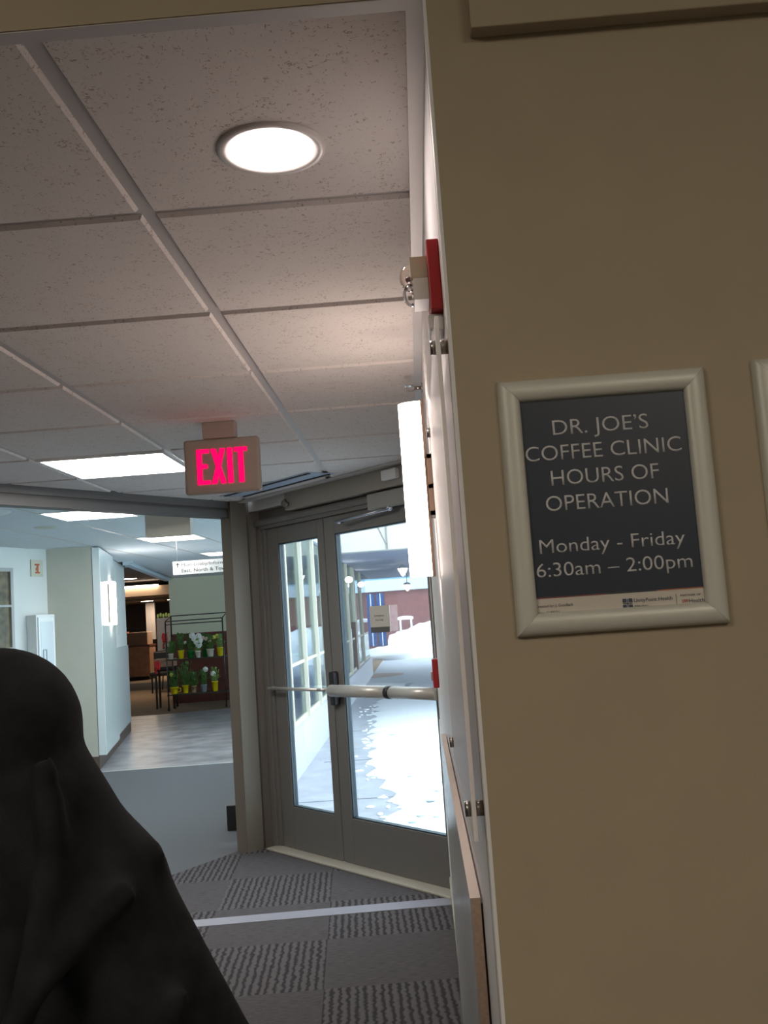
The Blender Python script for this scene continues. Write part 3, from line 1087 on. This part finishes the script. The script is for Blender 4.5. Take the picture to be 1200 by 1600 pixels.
o = G().box((-9.4, 24.7, 0), (-5.15, 27.9, .006)).out('door_mat', mat('dark_mat', (.05, .04, .04), .9))
setp(o, 'wide dark mat on the hall floor before the reception counter', 'mat')
o = G().box((-8.85, 31.0, 1.2), (-8.56, 31.08, 2.38)).out('hall_banner', mat('banner_grey', (.30, .27, .26), .7))
o.location = (0, 0, 0)
setp(o, 'tall grey banner panel standing behind the reception counter', 'banner')
G().box((-8.74, 31.02, 0), (-8.68, 31.06, 1.2)).out('post', M_black, o)
pb = thing('poster_stand', 'grey poster board on a stand to the left of the plant rack', 'poster stand', (-6.45, 24.2, 0))
G().box((-.19, -.02, .98), (.16, .02, 1.80)).out('board', mat('poster_grey', (.28, .29, .33), .6), pb)
g = G()
g.cyl((-.12, 0, 0), (-.03, 0, 1.0), .015)
g.cyl((.10, 0, 0), (.0, 0, 1.0), .015)
g.out('stand', M_black, pb)
g = G()
for k in range(5):
    g.ball((-.15 + k * .07, 0, 1.85 + .02 * (k % 2)), (.035, .03, .06), 8, 5)
g.out('paper_leaves', mat('lime_paper', (.45, .62, .22), .5), pb)
ch = thing('lobby_chair', 'dark upholstered chair beneath the grey poster board', 'chair', (-6.35, 23.4, 0))
G().box((-.24, -.24, .40), (.24, .22, .50)).out('seat', M_black, ch, bevel=.03)
G().box((-.24, .17, .50), (.24, .25, .98)).out('backrest', M_black, ch, bevel=.03)
for sx in (-.21, .19):
    for sy in (-.2, .18):
        G().box((sx, sy, 0), (sx + .03, sy + .03, .4)).out('leg', M_black, ch)

# ------------------------------------------------------------------ plant rack and plants
RX0, RX1, RY0, RY1 = -4.78, -3.70, 18.0, 18.42
rk = thing('plant_rack', 'dark metal two-shelf rolling rack loaded with potted plants in the lobby', 'rack', ((RX0 + RX1) / 2, 18.2, 0))
g = G()
for x in (RX0, RX1):
    for y in (RY0, RY1):
        g.cyl((x, y, .08), (x, y, 1.66 if y == RY0 else 1.76), .014, n=8)
for (z, ylist) in ((1.76, (RY1,)), (1.60, (RY0,)), (1.66, (RY0,))):
    for y in ylist: g.cyl((RX0, y, z), (RX1, y, z), .010, n=8)
for x in (RX0, RX1):
    g.cyl((x, RY0, 1.66), (x, RY1, 1.76), .010, n=8)
    g.cyl((x, RY0, .95), (x, RY1, .95), .010, n=8)
g.out('post_frame', M_wire, rk, world=True)
for z in (.30, .945):
    g = G()
    g.box((RX0 - .02, RY0 - .02, z - .02), (RX1 + .05, RY1, z))
    g.out('shelf', M_wire, rk, world=True, bevel=.006)
for x in (RX0, RX1):
    for y in (RY0, RY1):
        g = G().cyl((x - .012, y, .04), (x + .012, y, .04), .04, n=16)
        g.cyl((x, y, .04), (x, y, .09), .01, n=8)
        g.out('caster', M_black, rk, world=True)


def plant(x, z, potm, potname, label, leaf, tall, flowers=None, spread=.09, ph=.15, pr=.06, mug=False, ydep=18.15):
    t = thing('potted_plant', label, 'potted plant', (x, ydep, z), 0, 'potted plants on the rolling rack')
    G().lathe([(0, 0), (pr * .72, 0), (pr * .78, .01), (pr, ph - .02), (pr * 1.06, ph - .02), (pr * 1.06, ph), (pr * .9, ph), (pr * .88, ph - .03), (0, ph - .03)], n=20).out('pot', potm, t)
    rr = random.Random(label)
    g = G()
    for k in range(80):
        a = rr.uniform(0, 2 * PI)
        q = rr.random() ** .6
        hh = ph + tall * rr.uniform(.15, 1)
        rad = spread * q * (1.1 - .3 * hh / (ph + tall))
        e = Vector((rad * math.cos(a), rad * math.sin(a) * .8, hh))
        b = Vector((pr * .4 * math.cos(a), pr * .4 * math.sin(a), ph - .02))
        g.cyl(b, e, .003, .002, n=4, caps=False)
        dr_ = (e - b).normalized()
        side = dr_.cross(Vector((0, 0, 1)))
        if side.length < .1: side = Vector((1, 0, 0))
        side = side.normalized() * rr.uniform(.018, .034)
        tip = e + dr_ * rr.uniform(.04, .09) + Vector((0, 0, -rr.uniform(.0, .04)))
        mid = e + (tip - e) * .45 + Vector((0, 0, .012))
        g._add([e, mid + side, tip, mid - side], [(0, 1, 2), (0, 2, 3)])
    g.out('foliage', leaf, t, merge=False)
    if flowers:
        fm, pts, fr_ = flowers
        for (fx, fz) in pts:
            g = G()
            for k in range(7):
                a = 2 * PI * k / 7
                g.ball((fx + fr_ * .55 * math.cos(a), -.03, fz + fr_ * .55 * math.sin(a)), (fr_ * .5, fr_ * .35, fr_ * .5), 8, 5)
            g.ball((fx, -.04, fz), fr_ * .45, 8, 5)
            g.out('flower', fm, t)
    if mug:
        g = G()
        g.tube([(pr * .9, 0, ph * .8), (pr * 1.6, 0, ph * .75), (pr * 1.6, 0, ph * .35), (pr * .85, 0, ph * .25)], .009, 8)
        g.out('handle', potm, t)
    return t


zt = .946
plant(-4.74, zt, M_crm, '', 'cream pot at the left end of the top rack shelf', M_green, .20, spread=.13, ph=.11, pr=.05)
plant(-4.545, zt, M_yel, '', 'yellow pot with dark leaves, left one of two yellow pots on the top shelf', M_green, .28, ph=.16)
plant(-4.36, zt, M_grn, '', 'dark green wrapped pot second to the right of the left yellow pot on top shelf', M_green, .28, (M_fl, [(-.09, .30)], .03), ph=.14, pr=.075, spread=.12)
plant(-4.21, zt, M_crm, '', 'cream pot under a large white wrapped bouquet on the top shelf', M_green2, .20, (M_fl, [(-.05, .36), (.03, .40), (-.01, .30), (.05, .32), (-.09, .42), (.03, .24)], .06), ph=.13, pr=.05, ydep=18.10)
plant(-4.115, zt, M_grn, '', 'green pot partly behind the white bouquet on the top shelf', M_green, .26, ph=.14, pr=.06, ydep=18.28)
plant(-3.985, zt, M_crm, '', 'cream tapered pot with blush blooms on the top shelf', M_green, .22, (M_flp, [(-.06, .34), (.0, .30), (-.13, .36)], .04), ph=.15, pr=.07, spread=.12)
plant(-3.80, zt, M_yel, '', 'yellow pot at the right end of the top shelf with white and yellow blooms', M_green2, .22, (M_fly, [(-.10, .36), (-.04, .38)], .04), ph=.17, pr=.062)
zb = .301
plant(-4.70, zb, M_yel, '', 'yellow mug planter at the left end of the bottom rack shelf', M_green, .26, (M_fly, [(-.04, .36)], .035), ph=.13, pr=.075, mug=True, spread=.12)
plant(-4.485, zb, M_yel, '', 'yellow pot with bushy fern on the bottom shelf beside the tan pot', M_green, .40, ph=.15, pr=.062, spread=.17)
plant(-4.335, zb, M_tanp, '', 'tan clay pot with drooping green leaves on the bottom shelf', M_green, .22, ph=.13, pr=.055, spread=.16)
plant(-4.14, zb, M_gryp, '', 'grey blue pot with thin plant in the middle of the bottom shelf', M_green, .24, ph=.14, pr=.06, spread=.10)
plant(-3.93, zb, M_yel, '', 'yellow patterned pot with two white blooms at right of bottom shelf', M_green2, .22, (M_fl, [(-.16, .42), (-.02, .33)], .05), ph=.19, pr=.06)
for x, z, h, lb in [(-4.86, 1.31, .16, 'upper red ribbon bow hanging at the left side of the plant rack'), (-5.02, .82, .13, 'lower red ribbon bow hanging left of the plant rack')]:
    t = thing('ribbon_bow', lb, 'ribbon', (x, 18.2, z))
    g = G()
    g.ball((-.02, 0, h * .3), (.035, .03, h * .6), 10, 8)
    g.ball((.03, 0, h * .2), (.032, .03, h * .7), 10, 8)
    g.ball((0, -.02, 0), (.025, .025, .03), 8, 6)
    g.tube([(0, 0, 0), (-.03, 0, -h * .6), (-.02, 0, -h)], .018, 8)
    g.out('loops', M_redb, t)
    G().cyl((0, 0, h * .5), (.08 if x > -4.9 else .2, 0, h * .9), .004, n=6).out('cord', M_wire, t)
tb = thing('side_table', 'small tan wooden crate table left of the plant rack', 'table', (-5.0, 18.75, 0))
G().box((-.2, -.15, .80), (.18, .15, .95)).out('tabletop', M_desk, tb)
for sx in (-.19, .14):
    for sy in (-.14, .10):
        G().box((sx, sy, 0), (sx + .035, sy + .035, .80)).out('leg', M_wire, tb)

# ------------------------------------------------------------------ outside the doors
g = G()
g.prism([(-1.36, 6.95), dp(-.1, .08), dp(1.9, .08), (.6, 5.4), (30, 5.4), (30, 70), (-60, 70), (-60, 34.2), (-1.36, 34.2)], -.12, -.02)
struct(g, 'ground', M_conc)
# pavement joints
g = G()
for y in (8.4, 10.6, 13.2, 16.4, 20):
    g.box((-1.15, y, -.02), (6, y + .02, -.017))
struct(g, 'trim_18', mat('joint_grey', (.22, .23, .27), .8))
# melting snow sheet with ragged edge
rr = random.Random(3)
edge = []
y = 5.9
base = [(5.9, .02), (6.9, -.25), (7.4, -.34), (8.2, -.30), (8.8, -.44), (10.0, -.62), (10.8, -.66), (12.5, -.72), (14.0, -.75), (16.5, -.84), (18.0, -.80), (18.6, -.55), (19.2, .4), (19.6, 1.2)]


def bx_(y):
    for i in range(len(base) - 1):
        if base[i][0] <= y <= base[i + 1][0]:
            t_ = (y - base[i][0]) / (base[i + 1][0] - base[i][0])
            return base[i][1] + t_ * (base[i + 1][1] - base[i][1])
    return base[-1][1]


while y < 19.6:
    edge.append((bx_(y) + rr.uniform(-.045, .045) + .05 * math.sin(y * 9), y))
    y += rr.uniform(.05, .16)
vs, fs = [], []
for (x, y) in edge:
    for k, (q, z) in enumerate([(0, -.018), (.03, .0), (.12, .02), (.5, .03), (1.4, .05), (12, .25)]):
        vs.append((x + q, y, z + (rr.uniform(-.006, .006) if k > 1 else 0)))
for i in range(len(edge) - 1):
    for k in range(5):
        a = i * 6 + k
        fs.append((a, a + 1, a + 7, a + 6))
g = G()
g._add(vs, fs, True)
for k in range(46):                      # loose clumps at the edge
    y = rr.uniform(6.6, 17)
    g.ball((bx_(y) - abs(rr.gauss(0, .09)) - .03, y, -.015), (rr.uniform(.01, .05), rr.uniform(.01, .05), .012), 8, 5)
o = g.out('snow_sheet', M_snow)
setp(o, 'bright white sheet of snow with ragged melting edge on the walkway outside', 'snow', kind='stuff')
# slush patches on the snow
g = G()
for x, y, a, b in [(-.10, 7.35, .05, .03), (.02, 7.28, .045, .03), (-.02, 7.9, .06, .03), (.05, 8.3, .05, .03), (-.45, 12.2, .07, .05), (-.16, 7.15, .05, .03), (.1, 8.7, .04, .03), (-.2, 9.1, .04, .02)]:
    g.ball((x, y, .028), (a * .7, b * 1.1, .006), 12, 5)
o = g.out('slush_patch', mat('slush', (.52, .60, .66), .5))
setp(o, 'thin grey slush patches on the snow just outside the right door', 'slush', kind='stuff')
# far snow banks
for (x, y, rx, ry, rz, lb) in [(1.1, 36.0, 2.6, 1.6, 1.15, 'high blue-white snow bank below the white bench behind the right door pane'), (-.6, 33.0, 2.0, 1.2, .45, 'low snow bank in front of the high one across the courtyard'), (-6.5, 37, 3.5, 2, 1.0, 'snow bank at the left side of the far courtyard')]:
    vs, fs = [], []
    n, m_ = 28, 10
    for k in range(m_ + 1):
        ph = PI / 2 * k / m_
        for i in range(n):
            t_ = 2 * PI * i / n
            w_ = 1 + .08 * math.sin(3 * t_ + k) + .05 * math.sin(7 * t_)
            vs.append((x + rx * math.sin(ph) * math.cos(t_) * w_, y + ry * math.sin(ph) * math.sin(t_) * w_, -.03 + rz * math.cos(ph) * (1 + .07 * math.sin(5 * t_ + 2 * k))))
    for k in range(m_):
        for i in range(n):
            j = (i + 1) % n
            fs.append((k * n + i, (k + 1) * n + i, (k + 1) * n + j, k * n + j))
    g = G()
    g._add(vs, fs, True)
    o = g.out('snow_bank', M_snow)
    setp(o, lb, 'snow bank')
o = G().lathe([(0, 0), (.75, 0), (.9, -.01)], c=(-1.4, 24.5, -.008), n=24).out('manhole_patch', mat('brown_patch', (.40, .28, .22), .8))
setp(o, 'brownish round patch on the wet pavement beyond the snow', 'patch')

# glass facade of the lobby along the walkway
FX = -1.35
g = G()
g.box((FX - .05, 7.0, -.1), (FX + .05, 25, .44))
struct(g, 'wall_facade', mat('facade_curb', (.60, .62, .66), .7))
g = G()
g.box((FX - .05, 6.95, 2.68), (FX + .02, 25, 2.80))
struct(g, 'trim_19', mat('white_beam', (.74, .76, .82), .5))
g = G()
g.box((FX - .05, 6.95, 2.80), (FX + .0, 25, 4.4))
struct(g, 'wall_facade_top', M_fcream)
wz = 0
ys = [7.0, 8.35, 9.7, 11.05, 12.4, 13.75, 15.1, 16.6, 18.2, 20.2, 22.4, 25.0]
for i in range(len(ys) - 1):
    t = thing('window_%d' % (i + 2), 'x', None, (FX, ys[i], 0))
    del t['label']
    t['kind'] = 'structure'
    g = G()
    g.box((-.04, 0, .44), (.03, .07, 2.68))
    g.box((-.03, .07, .44), (.0, ys[i + 1] - ys[i], .49))
    g.box((-.03, .07, 1.05), (.0, ys[i + 1] - ys[i], 1.085))
    g.out('window_frame', M_fcream, t)
    G().box((-.02, .07, .49), (-.012, ys[i + 1] - ys[i], 2.68)).out('pane', M_glass2, t)
# canopy over the courtyard passage
g = G()
g.box((FX, 14.0, 2.46), (9, 14.3, 4.4))
struct(g, 'trim_20', mat('canopy_cream', (.66, .64, .58), .6))
g = G()
for x in (-.42, .5, 1.4): g.box((x, 13.985, 2.46), (x + .03, 14.0, 4.4))
struct(g, 'trim_21', mat('seam_grey', (.30, .30, .28), .6))
g = G().box((FX, 14.3, 2.52), (9, 27.5, 2.7))
struct(g, 'ceiling_canopy', M_out_soff)
# far building
bd = thing('brick_building', 'long red brick building with pale band across the snowy courtyard', 'building', (0, 40, 0))
G().box((-12, 0, -.1), (9, 6, 2.42)).out('brick_wall', M_brick, bd)
G().box((-12, -.15, 2.42), (9, 6, 2.90)).out('pale_band', M_band, bd)
G().box((-12, .0, 2.90), (9, 6, 5.5)).out('upper_wall', mat('teal_grey_wall', (.16, .33, .42), .6), bd)
for x in (-2.15, -1.75):
    f_ = G().box((x, -.06, .2), (x + .32, 0, 2.35)).out('window', mat('dark_blue_window', (.03, .07, .20), .2), bd)
    G().box((x + .14, -.09, .2), (x + .18, -.06, 2.35)).out('mullion', M_band, f_)
bn = thing('garden_bench', 'white curved-top bench on the snow bank before the brick wall', 'bench', (-.56, 37.4, .98))
g = G()
g.ball((0, 0, .31), (.31, .18, .075), 16, 8)
g.box((-.30, -.15, .24), (.30, .15, .32))
g.out('seat', M_snow, bn)
for sx in (-.24, .18):
    G().box((sx, -.12, -.30), (sx + .07, .12, .26)).out('leg', mat('bench_white', (.75, .78, .84), .6), bn)
# lamps outdoors
for (x, y, z, lb) in [(-.285, 20, 2.43, 'nearer conical pendant lamp hanging under the outdoor canopy'), (-.27, 25, 2.22, 'farther conical pendant lamp hanging under the outdoor canopy')]:
    t = thing('pendant_lamp', lb, 'lamp', (x, y, z))
    G().lathe([(.10, .0), (.085, .04), (.02, .07), (.02, .075)], n=20).out('shade', mat('lamp_grey', (.4, .4, .45), .5), t)
    G().lathe([(.0, -.16), (.03, -.14), (.10, -.01), (.10, 0)], n=20).out('bulb', E_pend, t)
    G().cyl((0, 0, .07), (0, 0, max(.08, 2.52 - z)), .008, n=8).out('cord', M_black, t)
for (x, y, z, lb) in [(-1.25, 17.6, 2.19, 'left globe wall lamp on the glass walkway facade'), (-1.25, 21.3, 2.20, 'right globe wall lamp farther along the glass walkway facade')]:
    t = thing('wall_lamp', lb, 'lamp', (x, y, z))
    G().ball((0, 0, 0), (.07, .16, .055), 16, 10).out('globe', E_pend, t)
    G().cyl((-.07, 0, .03), (-.005, 0, .03), .012, n=8).out('arm', M_black, t)
bi = thing('recycling_bin', 'blue rounded recycling bin seen through the left door pane', 'bin', (-1.75, 14.2, 0))
G().lathe([(0, 0), (.17, 0), (.20, .9), (.20, 1.22), (.17, 1.34), (.08, 1.40), (0, 1.41)], n=24).out('body', M_blue, bi)
G().lathe([(.205, 1.0), (.21, 1.0), (.21, 1.05), (.205, 1.05)], n=24).out('rim', M_teal, bi)

# ------------------------------------------------------------------ unseen panels added behind the camera to light the sign wall
for x, y, lb in [(-2.2, -1.6, 'left unseen ceiling panel added behind the viewer to light the beige wall'), (.9, -2.4, 'right unseen ceiling panel added behind the viewer to light the beige wall')]:
    troffer(x, y, 1.2, 1.2, 2.99, lb, E_cafe_fill)

# ------------------------------------------------------------------ person in the black jacket
pe = thing('person', 'person standing at the lower left in a black fleece jacket, arm held slightly out', 'person', (-.70, 1.06, 0))
PX, PY = -.70, 1.06


def rot_to(d):
    return Vector((0, 0, 1)).rotation_difference(Vector(d).normalized()).to_matrix()


def capsule(g, a, b, ra, rb, n=20):
    g.cyl(a, b, ra, rb, n)
    g.ball(a, ra, n, 10)
    g.ball(b, rb, n, 10)


def remesh(o, vox, sm=8):
    r = o.modifiers.new('remesh', 'REMESH')
    r.mode = 'VOXEL'
    r.voxel_size = vox
    r.use_smooth_shade = True
    s = o.modifiers.new('smooth', 'SMOOTH')
    s.iterations = sm
    s.factor = .6


g = G()
# trunk, neck, head
g.ball((PX, PY, 1.30), (.17, .11, .20), 24, 14)
g.ball((PX, PY, 1.08), (.15, .11, .22), 24, 14)
g.ball((PX, PY, .95), (.17, .12, .13), 24, 14)
capsule(g, (PX - .15, PY, 1.43), (PX + .15, PY, 1.43), .06, .06)
capsule(g, (PX, PY, 1.42), (PX, PY + .02, 1.58), .058, .055)
g.ball((PX, PY + .03, 1.70), (.075, .095, .115), 24, 16)
g.ball((PX, PY + .06, 1.64), (.055, .065, .06), 16, 10)
g.ball((PX, PY + .13, 1.685), (.014, .022, .022), 10, 8)       # nose
g.ball((PX, PY + .115, 1.645), (.024, .014, .010), 10, 8)      # mouth
for sx in (-1, 1):
    g.ball((PX + sx * .078, PY + .02, 1.69), (.010, .022, .034), 10, 8)   # ears
    capsule(g, (PX + sx * .09, PY, .90), (PX + sx * .10, PY + .02, .50), .085, .058)
    capsule(g, (PX + sx * .10, PY + .02, .50), (PX + sx * .11, PY, .10), .056, .038)
    capsule(g, (PX + sx * .11, PY - .02, .055), (PX + sx * .12, PY + .16, .04), .042, .034)
# arms: right one held out, with hand and fingers
arms = {1: [(-.46, 1.05, 1.455), (-.315, 1.04, 1.17), (-.20, 1.10, .93)], -1: [(PX - .22, 1.05, 1.44), (PX - .28, 1.03, 1.15), (PX - .27, 1.10, .90)]}
for sx, (s0, s1, s2) in arms.items():
    capsule(g, s0, s1, .052, .042)
    capsule(g, s1, s2, .040, .028)
    d = (Vector(s2) - Vector(s1)).normalized()
    w = Vector(s2)
    fwd = Vector((0, 1, 0))
    g.ball(w + d * .055, (.018, .040, .050), 14, 10, rot=rot_to(d))
    for k, (off, ln) in enumerate([(-.028, .055), (-.010, .068), (.010, .064), (.028, .052)]):
        a = w + d * .09 + fwd * off
        b = a + d * ln * .55 + Vector((-sx * .006, 0, 0))
        c = b + d * ln * .45 + Vector((-sx * .018, 0, 0))
        capsule(g, a, b, .0095, .0085, 8)
        capsule(g, b, c, .0085, .0075, 8)
    a = w + d * .03 + fwd * .03
    b = a + d * .035 + fwd * .028
    capsule(g, a, b, .012, .010, 8)
    capsule(g, b, b + d * .03 + fwd * .006, .010, .008, 8)
body = g.out('body', M_skin, pe, world=True, merge=False)
remesh(body, .007, 3)
for sx in (-1, 1):
    g = G().ball((PX + sx * .028, PY + .115, 1.712), (.012, .008, .008), 12, 8)
    g.out('eye', mat('eye_white', (.7, .7, .68), .2), pe, world=True)
g = G()
g.ball((PX, PY + .012, 1.735), (.088, .098, .100), 24, 14)
g.ball((PX, PY - .03, 1.69), (.082, .075, .100), 24, 14)
h_ = g.out('hair', M_hair, pe, world=True, merge=False)
remesh(h_, .01, 3)
g = G()
g.ball((PX, PY, .95), (.19, .14, .14), 24, 14)
for sx in (-1, 1):
    capsule(g, (PX + sx * .09, PY, .90), (PX + sx * .10, PY + .02, .50), .105, .080)
    capsule(g, (PX + sx * .10, PY + .02, .50), (PX + sx * .11, PY, .13), .078, .066)
tr = g.out('trousers', M_trous, pe, world=True, merge=False)
remesh(tr, .014, 5)
for sx in (-1, 1):
    g = G()
    g.ball((PX + sx * .115, PY + .06, .045), (.052, .145, .045), 20, 12)
    g.box((PX + sx * .115 - .045, PY - .07, .0), (PX + sx * .115 + .045, PY + .19, .02))
    sh = g.out('shoe', M_black, pe, world=True, merge=False)

# jacket: loose fleece with soft folds
g = G()
rows = [(1.575, .075, .070), (1.53, .12, .09), (1.49, .20, .115), (1.43, .235, .135), (1.33, .245, .150), (1.20, .255, .160), (1.05, .27, .170), (.90, .285, .18), (.78, .29, .185)]
vs, fs = [], []
n = 56
for z, a, b in rows:
    for i in range(n):
        t_ = 2 * PI * i / n
        w_ = 1 + (.035 * math.sin(5 * t_ + 1.3) + .02 * math.sin(9 * t_)) * min(1, (1.5 - z) * 3 if z < 1.5 else 0)
        vs.append((PX + a * math.cos(t_) * w_, PY + b * math.sin(t_) * w_, z))
for k in range(len(rows) - 1):
    for i in range(n):
        j = (i + 1) % n
        fs.append((k * n + i, (k + 1) * n + i, (k + 1) * n + j, k * n + j))
fs.append(tuple(range(n))[::-1][::-1])
fs.append(tuple(range((len(rows) - 1) * n, len(rows) * n))[::-1])
g._add(vs, fs, True)
# right sleeve: deltoid, upper arm, elbow, cuff
capsule(g, (-.56, 1.05, 1.455), (-.467, 1.05, 1.452), .092, .090)
capsule(g, (-.475, 1.05, 1.44), (-.41, 1.045, 1.330), .080, .080)
capsule(g, (-.415, 1.045, 1.335), (-.36, 1.04, 1.275), .076, .078)
capsule(g, (-.37, 1.04, 1.29), (-.305, 1.035, 1.312), .035, .020)
capsule(g, (-.355, 1.04, 1.265), (-.302, 1.035, 1.165), .072, .070)
capsule(g, (-.302, 1.035, 1.165), (-.215, 1.08, .985), .070, .058)
# cloth stretched between arm and trunk
capsule(g, (-.55, 1.06, 1.33), (-.44, 1.05, 1.22), .10, .075)
capsule(g, (-.52, 1.06, 1.20), (-.37, 1.05, 1.12), .11, .07)
capsule(g, (-.52, 1.06, 1.05), (-.34, 1.06, 1.00), .12, .06)
# folds
for pts, r in [([(-.385, .965, 1.43), (-.375, .962, 1.34), (-.40, .95, 1.22), (-.43, .935, 1.10)], .016),
               ([(-.300, .965, 1.300), (-.345, .955, 1.265), (-.40, .940, 1.205), (-.445, .925, 1.11)], .015),
               ([(-.262, .97, 1.20), (-.285, .955, 1.10), (-.30, .95, 1.02)], .014),
               ([(-.47, .965, 1.44), (-.50, .945, 1.30), (-.53, .915, 1.12)], .014)]:
    g.tube([Vector(p) for p in pts], r, 10)
# left sleeve
capsule(g, (PX - .20, 1.05, 1.445), (PX - .285, 1.03, 1.15), .088, .078)
capsule(g, (PX - .285, 1.03, 1.15), (PX - .275, 1.08, .95), .076, .060)
# collar
g.lathe([(.085, 0), (.088, .06), (.075, .065), (.070, 0)], c=(PX, PY + .01, 1.54), n=32)
jk = g.out('jacket', M_jacket, pe, world=True, merge=False)
jk['label'] = 'black fleece jacket with loose sleeve folds'
remesh(jk, .009, 6)
